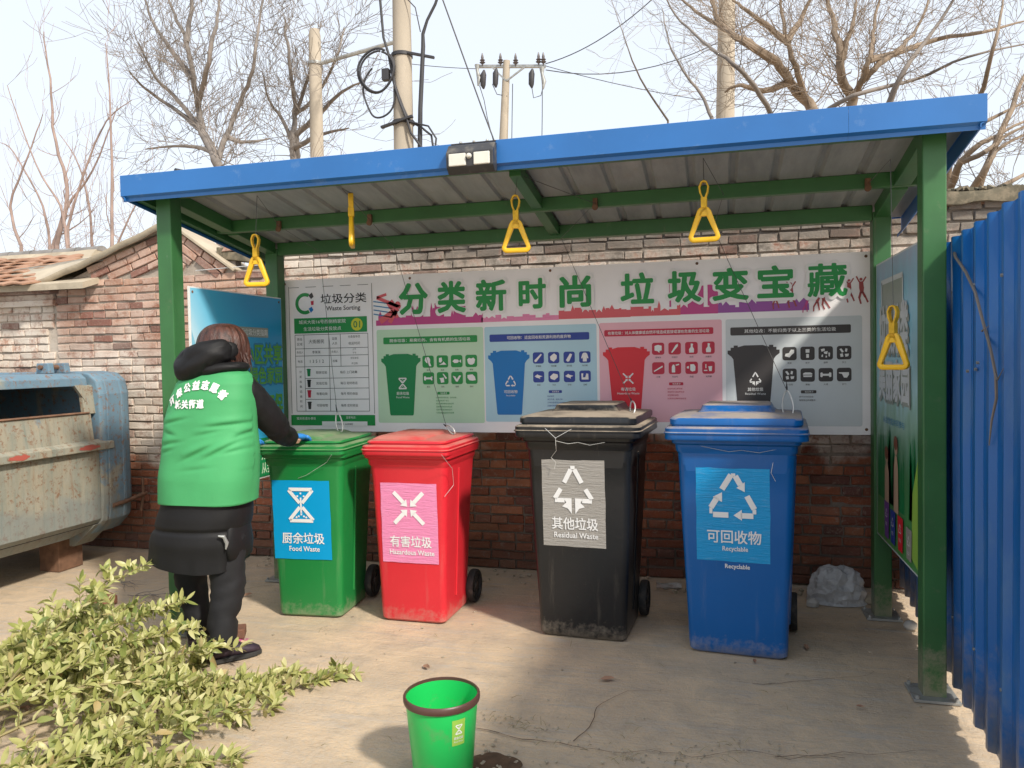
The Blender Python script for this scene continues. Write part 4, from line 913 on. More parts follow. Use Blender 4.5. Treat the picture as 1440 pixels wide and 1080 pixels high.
    rr = random.Random(2)
    b = MB()
    for i in range(26):
        c = f(rr.uniform(.06, .9)); h = rr.uniform(.18, .42); w = rr.uniform(.03, .08); pr.poly(b, [(c-w/2, .72), (c+w/2, .72), (c+w*.2, .72+h*.8), (c, .72+h), (c-w*.25, .72+h*.7)], 2)
    obj('printed_trees', b, INK['dgreen'], r)
    b = MB(); pr.poly(b, [(f(.84), .55), (f(.98), .52), (f(.98), 1.05), (f(.86), .85)], 3); obj('printed_lawn', b, INK['lime'], r)
    for t, h, ink, hair in ((.30, .30, 'tan', 'brown'), (.52, .38, 'tan', 'brown')):
        b = MB(); c = f(t); pr.poly(b, [(c-.05, .70), (c+.05, .70), (c+.045, .70+h*.6), (c+.02, .70+h*.75), (c-.02, .70+h*.75), (c-.045, .70+h*.6)], 4); pr.disc(b, c, .70+h*.86, .035, 4, .04); b.mat(1); pr.disc(b, c, .70+h*.92, .042, 5, .035); obj('printed_figure', b, [INK[ink], INK[hair]], r)
    for t, ink, zz in ((.30, 'violet', .72), (.45, 'navy', .70), (.62, 'red', .70), (.80, 'label_grey', .68)):
        b = MB(); c = f(t); w = .115; pr.poly(b, [(c-w/2, zz), (c+w/2, zz), (c+w*.4, .53), (c-w*.4, .53)], 5); b.mat(1); symbol(pr, b, 'recycle', c, zz-.06, .05, 6); pr.text(b, TC('垃圾', c, zz-.115, .02), 6); obj('printed_bin', b, [INK[ink], INK['white']], r)
build_side_boards()

# ------------------------------------------------------------------ wheeled bins
def rrect_ring(x0, x1, y0, y1, r, z, n=4, fr=None, jit=0):
    out = []
    for cx, cy, a0, rr_ in ((x1, y0, -PI/2, fr or r), (x1, y1, 0, r), (x0, y1, PI/2, r), (x0, y0, PI, fr or r)):
        sx = -1 if cx == x1 else 1; sy = 1 if cy == y0 else -1
        for i in range(n+1):
            a = a0+PI/2*i/n; out.append((cx+sx*rr_+rr_*math.cos(a), cy+sy*rr_+rr_*math.sin(a), z))
    return out
def build_bin(name, label, loc, rz, big, col, sticker):
    """front foot edge centred on the root, +y to the back"""
    r = thing(name, label, 'wheelie bin', loc, rz, 'wheelie bins in a row under the shelter')
    k = 1.0 if big else .0
    wb, db = (.470, .43) if big else (.395, .40)
    wt, dt = (.560, .60) if big else (.475, .50)
    zr = 1.082 if big else .968
    yf = -.045 if big else -.035
    body = bin_mat(name+'_plastic', col, amt=.85 if big else .5, hz=.0); body_dull = body
    def at(t, e=0): # interpolated footprint
        w = wb+(wt-wb)*t; y0 = 0+(yf)*t; y1 = db+(yf+dt-db)*t; return -w/2-e, w/2+e, y0-e, y1+e
    b = MB(); rs = []
    for z, t, e in ((.0, 0, -.012), (.012, 0, 0), (.05, .03, .002), (.18, .17, .0), (.4, .4, 0), (.62, .62, .0), (.80, .80, 0), (zr-.075, .94, .0), (zr-.06, .95, .010), (zr-.03, .97, .012), (zr-.02, .98, .026), (zr, 1, .028)):
        rs.append(rrect_ring(*at(t, e), .045, z, fr=.035))
    b.rings(rs, cap1=False)
    inner = [rrect_ring(*at(1, .004), .04, zr-.001), rrect_ring(*at(.3, -.01), .04, .3)]; b.rings(inner[::-1], cap0=True, cap1=False)
    obj('body', b.mesh('body', smooth=40), body, r, world=False)
    # lid: lower lip band, upper band, plateau
    X0, X1, Y0, Y1 = at(1, .0)
    lw = .058 if big else .030
    b = MB(); fr = Y0-.055; bk = Y1+.03
    rs = []
    h = 1.15 if big else .85
    H1, H2, H3 = (.060, .108, .122) if big else (.052, .080, .088)
    for dx, dy, z in ((-.014, -.014, 0), (-.003, -.003, -.002), (0, 0, .004), (-.002, -.002, H1*.45), (.004, .004, H1*.5), (.004, .004, H1*.58), (-.002, -.002, H1*.64), (-.002, -.002, H1-.006), (-.008, -.008, H1), (-.030, -.028, H1+.004), (-.031, -.029, H1+.010), (-.024, -.022, H1+.014), (-.024, -.022, H2-.010), (-.030, -.028, H2-.002), (-.045, -.040, H2), (-.12, -.11, (H2+H3)/2), (-.20, -.18, H3)):
        rs.append(rrect_ring(X0-lw-dx, X1+lw+dx, fr-dy, bk+dy, .045, zr+z, fr=.045))
    b.rings(rs, cap0=True)
    lid = obj('lid', b.mesh('lid', smooth=38), body, r, world=False)
    b = MB(); cx0, cx1 = (X0+.10, X1-.12) if big else (X0+.04, X1-.16); cy0, cy1 = (Y0+.24, Y1-.02) if big else (Y0+.03, Y1-.03)
    rs = [rrect_ring(cx0-e, cx1+e, cy0-e, cy1+e, .03, zr+z) for e, z in ((.03, H2+.002), (.012, H3+.004), (.0, H3+(.030 if big else .010)), (-.015, H3+(.036 if big else .014)))]
    b.rings(rs); obj('raised_panel', b.mesh('raised_panel', smooth=38), body, lid, world=False)
    # hinge lugs and handle at the back
    b = MB(); b.tube([(X0+.05, Y1+.005, zr+.02), (X0+.05, Y1+.075, zr+.03), (X1-.05, Y1+.075, zr+.03), (X1-.05, Y1+.005, zr+.02)], .014, 8); obj('handle', b.mesh('handle', smooth=50), body, r, world=False)
    # raised ribs down the sides near the front edge
    for sx in (-1, 1):
        b = MB()
        for z0_, z1_, y in ((.12, zr-.10, .10),):
            pts = []
            for i in range(5):
                z = z0_+(z1_-z0_)*i/4; t = z/zr; x0, x1, ya, yb = at(t); pts.append(((x1 if sx > 0 else x0)+sx*.001, ya+(yb-ya)*.42, z))
            b.tube(pts, .008, 6)
        obj('side_rib', b.mesh('side_rib', smooth=50), body, r, world=False)
    # wheels and axle
    yw, R_ = db+.035, .100
    b = MB(); b.tube([(-wb/2-.02, yw, R_), (wb/2+.02, yw, R_)], .010, 8); obj('axle', b, MT['galv'], r, world=False)
    for sx in (-1, 1):
        M = Matrix.Rotation(PI/2, 4, 'Y'); x = sx*(wb/2+.028); b = MB()
        b.lathe([(.078, -.020), (.096, -.021), (.100, -.014), (.1005, 0), (.100, .014), (.096, .021), (.078, .020)], 28, (x, yw, R_), M)
        w = obj('wheel', b.mesh('wheel', smooth=40), MT['rubber'], r, world=False)
        b = MB(); b.lathe([(.0, -.016), (.022, -.020), (.026, -.012), (.030, -.008), (.074, -.010), (.079, -.018), (.079, .018), (.074, .010), (.030, .008), (.026, .012), (.022, .020), (0, .016)], 20, (x, yw, R_), M); 
        for i in range(6):
            a = i*PI/3; M2 = Matrix.Translation((x, yw, R_)) @ Matrix.Rotation(a, 4, 'X'); b.box(-.014, .014, -.005, .005, .02, .075, M2)
        obj('rim', b.mesh('rim', smooth=40), MT['black_plastic'], w, world=False)
    b = MB(); b.box(-wb/2+.02, wb/2-.02, db-.01, db+.05, .07, .13); obj('axle_housing', b.mesh('axle_housing', bevel=.008), body, r, world=False)
    # sticker on the sloping front
    ink, sym, zh, en, sx0, sx1, sz0, sz1 = sticker[:8]
    t0, t1 = sz0/zr, sz1/zr; d0 = yf*t0; d1 = yf*t1
    V = Vector((0, yf/zr, 1)).normalized(); pr = Print((0, -.0015, 0), (1,0,0), V, .0015)
    n = 6; m = MB(); g = []
    for j in range(n+1):
        row = []
        for i in range(n+1):
            u = i/n; v = j/n; x = sx0+(sx1-sx0)*u+.003*noise.noise(Vector((v*5, u, sx0*9))); z = sz0+(sz1-sz0)*v+.004*noise.noise(Vector((u*4, v, sz0*9)))
            row.append(pr.P(x, z, 1+.35*noise.noise(Vector((u*3, v*6, sx0*10)))))
        g.append(row)
    m.rings(g, closed=False, cap0=False, cap1=False)
    st = obj('sticker', m.mesh('sticker', smooth=True), INK[ink], r, world=False)
    w = sx1-sx0; cx = (sx0+sx1)/2; H = sz1-sz0
    m = MB(); symbol(pr, m, sym, cx, sz0+H*.69, w*{'food': .56, 'harm': .62}.get(sym, .70), 3); obj('symbol', m, INK['white'], st, world=False)
    m = MB(); pr.text(m, T2(zh, sx0+w*.15, sx1-w*.12, sz0+H*.20, sz0+H*.34, .018), 3); pr.text(m, TC(en, cx+w*.03, sz0+H*.135, H*.062, .025, stretch=.92), 3)
    obj('lettering', m, INK['white'], st, world=False)
    if len(sticker) > 8: m = MB(); pr.text(m, TC(sticker[8], cx+.02, sz0-H*.055, H*.060, .025, stretch=.92), 2); obj('body_lettering', m, INK['white'], r, world=False)
    return r
GB = build_bin('green_wheelie_bin', 'green wheelie bin with a blue Food Waste label beside the person', (-2.323, 4.008, .006), R(4), False, (.012, .20, .045), ('cyan', 'food', '厨余垃圾', 'Food Waste', -.205, .155, .345, .812))
RB = build_bin('red_wheelie_bin', 'red wheelie bin with a pink Hazardous Waste label', (-1.690, 4.047, .006), R(-1), False, (.62, .022, .035), ('pink', 'harm', '有害垃圾', 'Hazardous Waste', -.170, .175, .345, .805))
KB = build_bin('black_wheelie_bin', 'black wheelie bin with a grey Residual Waste label', (-.700, 3.995, .006), R(-3.5), True, (.009, .0105, .013), ('label_grey', 'other', '其他垃圾', 'Residual Waste', -.198, .142, .495, .960))
UB = build_bin('blue_wheelie_bin', 'blue wheelie bin with a light blue Recyclable label nearest the fence', (.093, 3.921, .006), R(-5), True, (.0, .105, .36), ('label_blue', 'recycle', '可回收物', 'Recyclable', -.190, .160, .475, .942, 'Recyclable'))

# ------------------------------------------------------------------ yellow pull handles on cords
def build_pull(label, x, y, ztop, rz, cord, clip, lidpt, hooky=None):
    r = thing('pull_handle', label, 'pull handle', (x, y, ztop), 0, 'yellow pull handles hanging under the shelter roof')
    M = Matrix.Translation((x, y, ztop)) @ Matrix.Rotation(rz, 4, 'Z')
    # rounded triangular grip, thicker at the foot
    b = MB(); P = []; 
    def arc(cx, cz, rad, a0, a1, n):
        for i in range(n+1): a = R(a0+(a1-a0)*i/n); P.append((cx+rad*math.cos(a), cz+rad*math.sin(a)))
    arc(0, -.150, .020, 155, 25, 5); arc(.046, -.255, .015, 22, -90, 5); arc(-.046, -.255, .015, -90, -202, 5)
    n = len(P); rings = []
    for i, (px, pz) in enumerate(P):
        a = P[(i-1) % n]; c = P[(i+1) % n]; tx, tz = c[0]-a[0], c[1]-a[1]; L = math.hypot(tx, tz); nx, nz = tz/L, -tx/L
        hw = .0100 if pz > -.25 else .0115
        if pz > -.158: hw = .014
        ring = []
        for u, v in ((-1, -.7), (-.7, -1), (.7, -1), (1, -.7), (1, .7), (.7, 1), (-.7, 1), (-1, .7)): ring.append(M @ Vector((px+nx*u*hw, v*.011, pz+nz*u*hw)))
        rings.append(ring)
    b.rings(rings, loop=True); g = obj('grip', b.mesh('grip', smooth=45), MT['yellow'], r)
    b = MB(); b.prism([(-.026, -.162), (.026, -.162), (.013, -.118), (-.013, -.118)], -.011, .011, M); obj('grip_neck', b.mesh('grip_neck', bevel=.003), MT['yellow'], r)
    # webbing: stitched shank and loop eye
    b = MB(); W_ = .0125
    loop = [(.005, -.125), (.007, -.076), (.017, -.050), (.020, -.025), (.011, -.004), (0, 0), (-.011, -.004), (-.020, -.025), (-.017, -.050), (-.007, -.076), (-.005, -.125)]
    rs = []
    for i, (px, pz) in enumerate(loop):
        a = loop[max(i-1, 0)]; c = loop[min(i+1, len(loop)-1)]; tx, tz = c[0]-a[0], c[1]-a[1]; L = math.hypot(tx, tz); nx, nz = tz/L*.0036, -tx/L*.0036
        rs.append([M @ Vector((px+nx*s, v*W_, pz+nz*s)) for s, v in ((-1, -1), (1, -1), (1, 1), (-1, 1))])
    b.rings(rs); obj('strap', b.mesh('strap', smooth=30), MT['yellow_web'], r)
    b = MB(); b.box(-.0135, .0135, -.0155, .0155, -.122, -.074, M); obj('strap_sleeve', b.mesh('strap_sleeve', bevel=.003), MT['yellow_web'], r)
    b = MB(); b.tube(cord, .0016, 4); obj('cord', b, MT['wire'], r)
    b = MB(); c0 = Vector(cord[0]); 
    b.tube([c0+Vector((.008*math.cos(a), 0, .008*math.sin(a)-.006)) for a in [i*PI/5 for i in range(11)]], .0018, 4); obj('eye_hook', b, MT['galv'], r)
    if clip:
        p = Vector(cord[-1]); q = Vector(lidpt); d = (q-p); L = d.length; d.normalize(); s = d.cross(Vector((0, 1, .3))).normalized()
        pts = [p+d*(L*.5-L*.5*math.cos(a))+s*(L*.2*math.sin(a)*(.6+.5*(1-math.cos(a))/2)) for a in [2*PI*i/16 for i in range(17)]]
        b = MB(); b.tube(pts, .0042, 6, cap=False); obj('carabiner', b.mesh('carabiner', smooth=60), MT['white_wire'], r)
        b = MB(); b.tube([p-d*.05, p-d*.02, p+d*.004], [.0015, .0045, .004], 6); obj('cord_knot', b, MT['cable'], r)
def rz_(y): return roofz(y)-.09
build_pull('yellow triangular handle hanging in front of the blue notice board', -2.415, 3.70, 2.205, .15, [(-2.412, 3.70, 2.208), (-2.41, 3.72, 2.42), (-2.545, 4.15, 2.335), (-2.535, 4.62, 2.24), (-2.30, 4.36, 1.19)], True, (-2.262, 4.33, 1.065))
build_pull('yellow handle turned edge-on behind the left half of the blue fascia', -1.840, 3.70, 2.386, R(112), [(-1.84, 3.70, 2.39), (-1.90, 3.72, 2.42), (-1.95, 4.15, 2.335), (-2.0, 4.62, 2.235), (-1.585, 4.39, 1.10)], True, (-1.50, 4.30, 1.072))
build_pull('yellow triangular handle hanging just right of the solar lamp', -.948, 3.70, 2.31, .1, [(-.948, 3.70, 2.315), (-.94, 3.72, 2.42), (-.62, 4.15, 2.335), (-.90, 4.62, 2.235), (-.455, 4.30, 1.25)], True, (-.43, 4.16, 1.192))
build_pull('yellow triangular handle hanging in front of the blue bin lid and the pink panel', -.043, 3.70, 2.31, -.08, [(-.043, 3.70, 2.315), (-.045, 3.71, 2.42), (.05, 4.15, 2.335), (-.003, 4.62, 2.24), (.36, 4.22, 1.31)], True, (.36, 4.15, 1.175))
build_pull('yellow triangular handle hanging low against the park picture board',   .760, 3.70, 1.704, -.75, [(.76, 3.70, 1.708), (.755, 3.72, 2.35), (.745, 4.14, 2.34)], False, None)

# thin loose wire twisted round the lids
def build_lidwires():
    b = MB(); p = [(-.99, 3.935, 1.12), (-.86, 3.875, 1.115), (-.80, 3.862, 1.10), (-.69, 3.868, 1.125), (-.56, 3.89, 1.16)]
    b.tube([(-.93, 4.0, 1.148), (-.86, 3.90, 1.135), (-.80, 3.862, 1.09), (-.80, 3.868, 1.05), (-.805, 3.90, 1.02), (-.84, 3.932, .98), (-.815, 3.935, .955), (-.825, 3.938, .92)], .0016, 4)
    b.tube([(-.80, 3.862, 1.09), (-.72, 3.90, 1.135), (-.62, 4.0, 1.15)], .0014, 4); b.tube([(-.80, 3.866, 1.075), (-.74, 3.89, 1.058), (-.69, 3.91, 1.063), (-.63, 3.905, 1.05), (-.55, 3.90, 1.066)], .0012, 4)
    tag(obj('lid_wire', b, MT['white_wire']), 'thin pale wire twisted over the lip of the black bin', 'wire')
    b = MB(); b.tube([(-1.44, 3.90, .99), (-1.415, 4.0, .90), (-1.43, 4.06, .80), (-1.47, 4.015, .74)], .0013, 4); tag(obj('lid_wire', b, MT['white_wire']), 'thin pale wire dangling at the corner of the red bin', 'wire')
    b = MB(); b.tube([(.27, 3.865, 1.01), (.255, 3.862, .93), (.275, 3.866, .89)], .0013, 4); b.tube([(-.10, 3.885, 1.06), (-.02, 3.872, 1.045), (.06, 3.868, 1.030), (.12, 3.862, 1.038), (.20, 3.855, 1.028), (.30, 3.85, 1.05)], .0011, 4); tag(obj('lid_wire', b, MT['white_wire']), 'thin pale wire under the lip of the blue bin', 'wire')
    b = MB(); b.tube([(-2.10, 3.90, .98), (-2.16, 3.955, .93), (-2.30, 3.965, .85), (-2.36, 3.975, .83)], .0013, 4); tag(obj('lid_wire', b, MT['white_wire']), 'thin pale wire trailing across the front of the green bin', 'wire')
build_lidwires()
# ------------------------------------------------------------------ skip container at the left
def build_skip():
    r = thing('waste_skip', 'rusty cream and blue steel waste skip with a long open hatch', 'waste skip', (-5.1, 3.2, 0))
    def wall(prof, y0, y1, m, name, bev=.004, th=None):
        b = MB(); b.rings([[(x, y, z) for x, z in prof] for y in (y0, y1)]); return obj(name, b.mesh(name, bevel=bev), m, r)
    SK, SB = MT['skip'], MT['skip_blue']
    # lower side plate, ledge, upper sloping plates round the hatch
    wall([(-4.44, .34), (-4.40, .38), (-4.40, .885), (-4.43, .885), (-4.43, .39), (-4.47, .35)], 1.4, 4.66, SK, 'side_plate')
    wall([(-4.395, .885), (-4.355, .895), (-4.355, .945), (-4.41, .972), (-4.44, .90)], 1.4, 4.76, SK, 'ledge')
    wall([(-4.40, .965), (-4.425, 1.165), (-4.455, 1.165), (-4.43, .96)], 1.4, 4.62, SK, 'side_plate')
    wall([(-4.447, 1.365), (-4.455, 1.42), (-4.50, 1.455), (-4.62, 1.46), (-4.62, 1.44), (-4.50, 1.43), (-4.475, 1.365)], 1.4, 4.62, SB, 'top_plate')
    wall([(-4.423, 1.16), (-4.41, 1.168), (-4.425, 1.178), (-4.46, 1.17)], 1.4, 4.60, MT['rust'], 'hatch_lip', .002)
    b = MB(); b.prism([(0, 0), (0, 1)], 0, 1) if False else None
    for ya, yb in ((3.76, 3.88), (4.56, 4.70)):
        b = MB(); b.rings([[(-4.42, y, 1.16), (-4.447, y, 1.37), (-4.48, y, 1.37), (-4.455, y, 1.16)] for y in (ya, yb)]); obj('hatch_jamb', b.mesh('hatch_jamb', bevel=.004), MT['rust'] if ya < 4 else SK, r)
    b = MB(); b.add([(-4.446, 4.50, 1.372), (-4.446, 4.58, 1.372), (-4.425, 4.58, 1.25), (-4.47, 4.50, 1.372), (-4.47, 4.58, 1.372), (-4.45, 4.58, 1.25)], [(0,1,2), (5,4,3), (0,3,4,1), (1,4,5,2), (2,5,3,0)]); obj('hatch_gusset', b, SK, r)
    # top deck and far side, inner floor: a real cavity, coloured near-black to read as shaded
    b = MB(); b.box(-6.1, -4.62, 1.4, 4.9, 1.44, 1.458); obj('top_plate', b, SB, r)
    b = MB(); b.box(-6.12, -6.10, 1.4, 4.9, .34, 1.458); b.box(-6.1, -4.435, 1.4, 4.9, .34, .36); b.box(-6.1, -4.45, 1.38, 1.40, .34, 1.45); obj('inner_shell', b, MT['cavity'], r)
    # blue end with rounded corner
    prof = [(-4.50, .26), (-4.40, .36), (-4.385, .50), (-4.385, 1.30), (-4.41, 1.40), (-4.48, 1.455), (-4.62, 1.47)]
    b = MB(); rings = []
    for a, y, dx in ((0, 4.66, 0), (1, 4.70, .012), (2, 4.86, .012), (3, 4.95, -.01), (4, 5.02, -.06), (5, 5.05, -.14)):
        rings.append([(x+dx, y, z) for x, z in prof]+[(-6.12, y, 1.47), (-6.12, y, .26)])
    b.rings(rings); obj('end_section', b.mesh('end_section', bevel=.010), SB, r)
    for y in (4.72, 4.86):
        b = MB(); b.rings([[(x+.016, yy, z) for x, z in prof[1:6]]+[(x-.0, yy, z) for x, z in prof[1:6]][::-1] for yy in (y, y+.028)]); obj('end_rib', b.mesh('end_rib', bevel=.004), SB, r)
    # underside wedge, feet, drain bar, lifting lugs
    b = MB(); b.rings([[(-4.44, y, .345), (-4.50, y, z), (-6.0, y, z), (-6.0, y, .345)] for y, z in ((1.4, .27), (4.45, .27), (4.70, .31))]); b.rings([[(-4.42, y, .34), (-4.62, y, .17), (-5.6, y, .17), (-5.6, y, .34)] for y in (4.62, 4.80)]); obj('underframe', b.mesh('underframe', bevel=.004), SK, r)
    for y in (2.2, 4.52):
        b = MB(); b.box(-4.84, -4.66, y, y+.22, .0, .30); obj('foot', b.mesh('foot', bevel=.006), MT['rust'], r)
    b = MB(); b.tube([(-4.37, 4.74, .462), (-4.365, 4.9, .475), (-4.40, 5.12, .49)], .016, 8); b.tube([(-4.40, 5.06, .36), (-4.39, 5.08, .47), (-4.40, 5.09, .62)], .011, 6); obj('hinge_bar', b.mesh('hinge_bar', smooth=50), MT['rust'], r)
    for y in (4.42, 4.56):
        b = MB(); b.prism([(-4.70, 1.46), (-4.58, 1.46), (-4.59, 1.535), (-4.69, 1.535)], y, y+.05); obj('lifting_lug', b.mesh('lifting_lug', bevel=.006), SB, r)
    b = MB(); b.tube([(-4.645, 4.40, 1.505), (-4.645, 4.64, 1.505)], .016, 8); obj('lug_pin', b, MT['rust'], r)
    # smears of red paint on the ledge
    rr = random.Random(9)
    for y, w in ((4.52, .09), (3.95, .08), (3.72, .03)):
        b = MB(); pts = [(y+w*math.cos(a)*(1+.4*noise.noise(Vector((math.cos(a)*3, math.sin(a)*3, y)))), .922+.018*math.sin(a)*(1+.5*noise.noise(Vector((math.cos(a)*3, math.sin(a)*3, y+7))))) for a in [2*PI*i/22 for i in range(22)]]
        b.add([(-4.3535, yy, min(max(zz, .899), .943)) for yy, zz in pts], [tuple(range(22))]); obj('paint_smear', b, INK['smear'], r)
build_skip()

# ------------------------------------------------------------------ person tidying the green bin
def build_person():
    r = thing('person', 'person in a green volunteer vest over a black padded coat leaning to the green bin', 'person', (-2.53, 3.42, 0)); r.scale = (.90, .90, 1)
    # one continuous body grown from a skeleton
    J = {'pelvis': ((-2.55, 3.42, .84), .13), 'waist': ((-2.54, 3.43, 1.02), .12), 'chest': ((-2.52, 3.45, 1.26), .13), 'neck': ((-2.51, 3.49, 1.43), .055), 'head0': ((-2.505, 3.53, 1.50), .075), 'head1': ((-2.505, 3.55, 1.60), .095), 'head2': ((-2.505, 3.54, 1.665), .070),
         'hipL': ((-2.67, 3.42, .80), .09), 'kneeL': ((-2.70, 3.44, .45), .060), 'ankL': ((-2.69, 3.47, .09), .042), 'toeL': ((-2.66, 3.62, .035), .035),
         'hipR': ((-2.45, 3.40, .80), .09), 'kneeR': ((-2.41, 3.37, .44), .060), 'ankR': ((-2.425, 3.31, .09), .042), 'toeR': ((-2.32, 3.43, .035), .035),
         'shL': ((-2.69, 3.45, 1.355), .055), 'elL': ((-2.76, 3.66, 1.13), .042), 'wrL': ((-2.62, 3.86, 1.06), .030), 'paL': ((-2.58, 3.93, 1.05), .032),
         'shR': ((-2.35, 3.46, 1.355), .055), 'elR': ((-2.285, 3.68, 1.165), .042), 'wrR': ((-2.285, 3.87, 1.085), .030), 'paR': ((-2.270, 3.95, 1.065), .032)}
    E = [('pelvis','waist'),('waist','chest'),('chest','neck'),('neck','head0'),('head0','head1'),('head1','head2'),('pelvis','hipL'),('hipL','kneeL'),('kneeL','ankL'),('ankL','toeL'),('pelvis','hipR'),('hipR','kneeR'),('kneeR','ankR'),('ankR','toeR'),('chest','shL'),('shL','elL'),('elL','wrL'),('wrL','paL'),('chest','shR'),('shR','elR'),('elR','wrR'),('wrR','paR')]
    ks = list(J); me = bpy.data.meshes.new('body'); me.from_pydata([J[k][0] for k in ks], [(ks.index(a), ks.index(b)) for a, b in E], [])
    o = obj('body', me, MT['skin'], r); o.modifiers.new('skin', 'SKIN'); o.modifiers.new('sub', 'SUBSURF').render_levels = 1
    for i, k in enumerate(ks): me.skin_vertices[0].data[i].radius = (J[k][1], J[k][1]); me.skin_vertices[0].data[i].use_root = (k == 'pelvis')
    # facial features on the side turned to the bin
    b = MB(); b.prism([(-2.520, 1.59), (-2.490, 1.59), (-2.505, 1.635)], 3.64, 3.675); obj('nose', b.mesh('nose', bevel=.004), MT['skin'], r)
    def sup(cx, cy, z, rx, ry, n=48, p=2.5, dzx=0):
        out = []
        for i in range(n):
            a = 2*PI*i/n; c, s_ = math.cos(a), math.sin(a); d = (abs(c)**p+abs(s_)**p)**(-1/p); out.append(Vector((cx+rx*c*d, cy+ry*s_*d, z+dzx*c)))
        return out
    FOLDS = []
    for X0_, Y0_, X1_, Y1_, dp in ((125,385,340,335,.010),(90,545,300,505,.009),(120,600,240,560,.007),(310,645,520,535,.013),(465,635,655,515,.013),(455,405,700,378,.011),(640,480,745,405,.012),(110,320,210,262,.007),(380,470,560,430,.006),(560,600,700,560,.006),(700,720,760,705,.006),(130,440,260,470,.006),(300,720,520,690,.004)):
        w_ = lambda X, Y: (-2.53+(-2.456+(220+X/5.4-305)*.00421+2.53)/.9, 1.721-.00372*(520+Y/5.4-452))
        FOLDS.append((*w_(X0_, Y0_), *w_(X1_, Y1_), dp))
    def crease(x, z, k=1.0):
        """slanting folds of soft cloth pulled toward the reaching arm"""
        s_ = 0
        for x0, z0, x1, z1, dp in FOLDS:
            dx, dz = x1-x0, z1-z0; L = math.hypot(dx, dz); t = ((x-x0)*dx+(z-z0)*dz)/L/L; tc = min(1, max(0, t)); e = math.hypot(x-x0-dx*tc, z-z0-dz*tc)
            if e > .09: continue
            sd = ((x-x0)*-dz+(z-z0)*dx)/L; f = math.sin(PI*min(1, max(0, .08+tc*.84)))
            s_ += f*dp*(-math.exp(-(sd/.009)**2)+.75*math.exp(-((sd-.022)/.018)**2))*(1 if 0 <= t <= 1 else math.exp(-(e/.03)**2))
        q = noise.noise(Vector((x*7, z*5, 1.7)))
        return s_*k+q*.006*k
    def prof(tab, z):
        for (z0, *a), (z1, *b_) in zip(tab, tab[1:]):
            if z0 <= z <= z1:
                t = (z-z0)/(z1-z0); t = t*t*(3-2*t)*.5+t*.5; return [p+(q-p)*t for p, q in zip(a, b_)]
        return list(tab[-1][1:]) if z > tab[-1][0] else list(tab[0][1:])
    # z: cx, cy, rx, ry
    COAT = [(.48, -2.615, 3.40, .282, .200), (.60, -2.598, 3.40, .275, .200), (.80, -2.555, 3.41, .258, .188), (1.0, -2.532, 3.42, .262, .175), (1.25, -2.525, 3.44, .245, .160), (1.38, -2.512, 3.45, .215, .14), (1.45, -2.495, 3.47, .14, .11), (1.50, -2.48, 3.49, .09, .085)]
    VEST = [(.80, -2.548, 3.41, .280, .205), (.92, -2.538, 3.41, .285, .200), (1.05, -2.530, 3.42, .282, .190), (1.20, -2.532, 3.43, .268, .176), (1.32, -2.515, 3.44, .252, .165), (1.40, -2.505, 3.45, .232, .150), (1.445, -2.50, 3.46, .200, .130), (1.475, -2.495, 3.47, .150, .11), (1.50, -2.49, 3.48, .10, .09)]
    def surf(tab, z, a, k=1.0, hem=None, p=2.5):
        cx, cy, rx, ry = prof(tab, z); c, s_ = math.cos(a), math.sin(a); d = (abs(c)**p+abs(s_)**p)**(-1/p)
        P = Vector((cx+rx*c*d, cy+ry*s_*d, z)); nn = Vector((c/rx, s_/ry, 0)).normalized(); f = min(1, max(0, (1.46-z)*8)); w = min(1, max(.12, (1.30-z)*12)) if z > 1.2 else 1
        return P+nn*((crease(P.x, z, k) if P.y < cy else 0)*f*w)
    n = 120
    b = MB(); zs = [.475+.0085*i for i in range(121)]
    def quilt(z): return -.013*math.exp(-((z-.665)/.010)**2)+.006*math.exp(-((z-.60)/.04)**2)+.005*math.exp(-((z-.73)/.04)**2)
    rings = [[surf(COAT, z, 2*PI*i/n, .7)+Vector((math.cos(2*PI*i/n), math.sin(2*PI*i/n), 0))*quilt(z)+Vector((.010*math.sin(9*2*PI*i/n+z*4)*max(0, .75-z)*2.4, .004*math.sin(13*2*PI*i/n)*max(0, .75-z)*3, (.018*math.sin(2*PI*i/n*2+.6) if z < .49 else 0))) for i in range(n)] for z in zs]
    # padded baffle seams of the coat
    for j, z in enumerate(zs):
        for zq in ():
            if abs(z-zq) < .013:
                c = sum(rings[j], Vector())/n; rings[j] = [p+(c-p)*.028*Vector((1, 1, 0)).length*.6 if True else p for p in rings[j]]
                rings[j] = [Vector((p.x, p.y, z)) for p in rings[j]]
    b.rings(rings, cap0=False); obj('coat', b.mesh('coat', smooth='all'), MT['coat'], r)
    b = MB(); zs = [.80+.007*i for i in range(101)]
    b.rings([[surf(VEST, z, 2*PI*i/n, 1.0)+Vector((0, 0, (.004*math.sin(3*2*PI*i/n) if z < .805 else 0))) for i in range(n)] for z in zs], cap0=False, cap1=False)
    vest = obj('vest', b.mesh('vest', smooth='all'), MT['vest'], r); md = vest.modifiers.new('t', 'SOLIDIFY'); md.thickness = .004
    # lettering follows the back of the vest
    def on_vest(x, z):
        cx, cy, rx, ry = prof(VEST, z); t = max(-.999, min(.999, (x-cx)/rx)); p = 2.5
        s_ = (1-abs(t)**p)**(1/p); a = math.atan2(-s_, t); P = surf(VEST, z, a, 1.0); return P+Vector((0, -.0065, 0))
    m = MB()
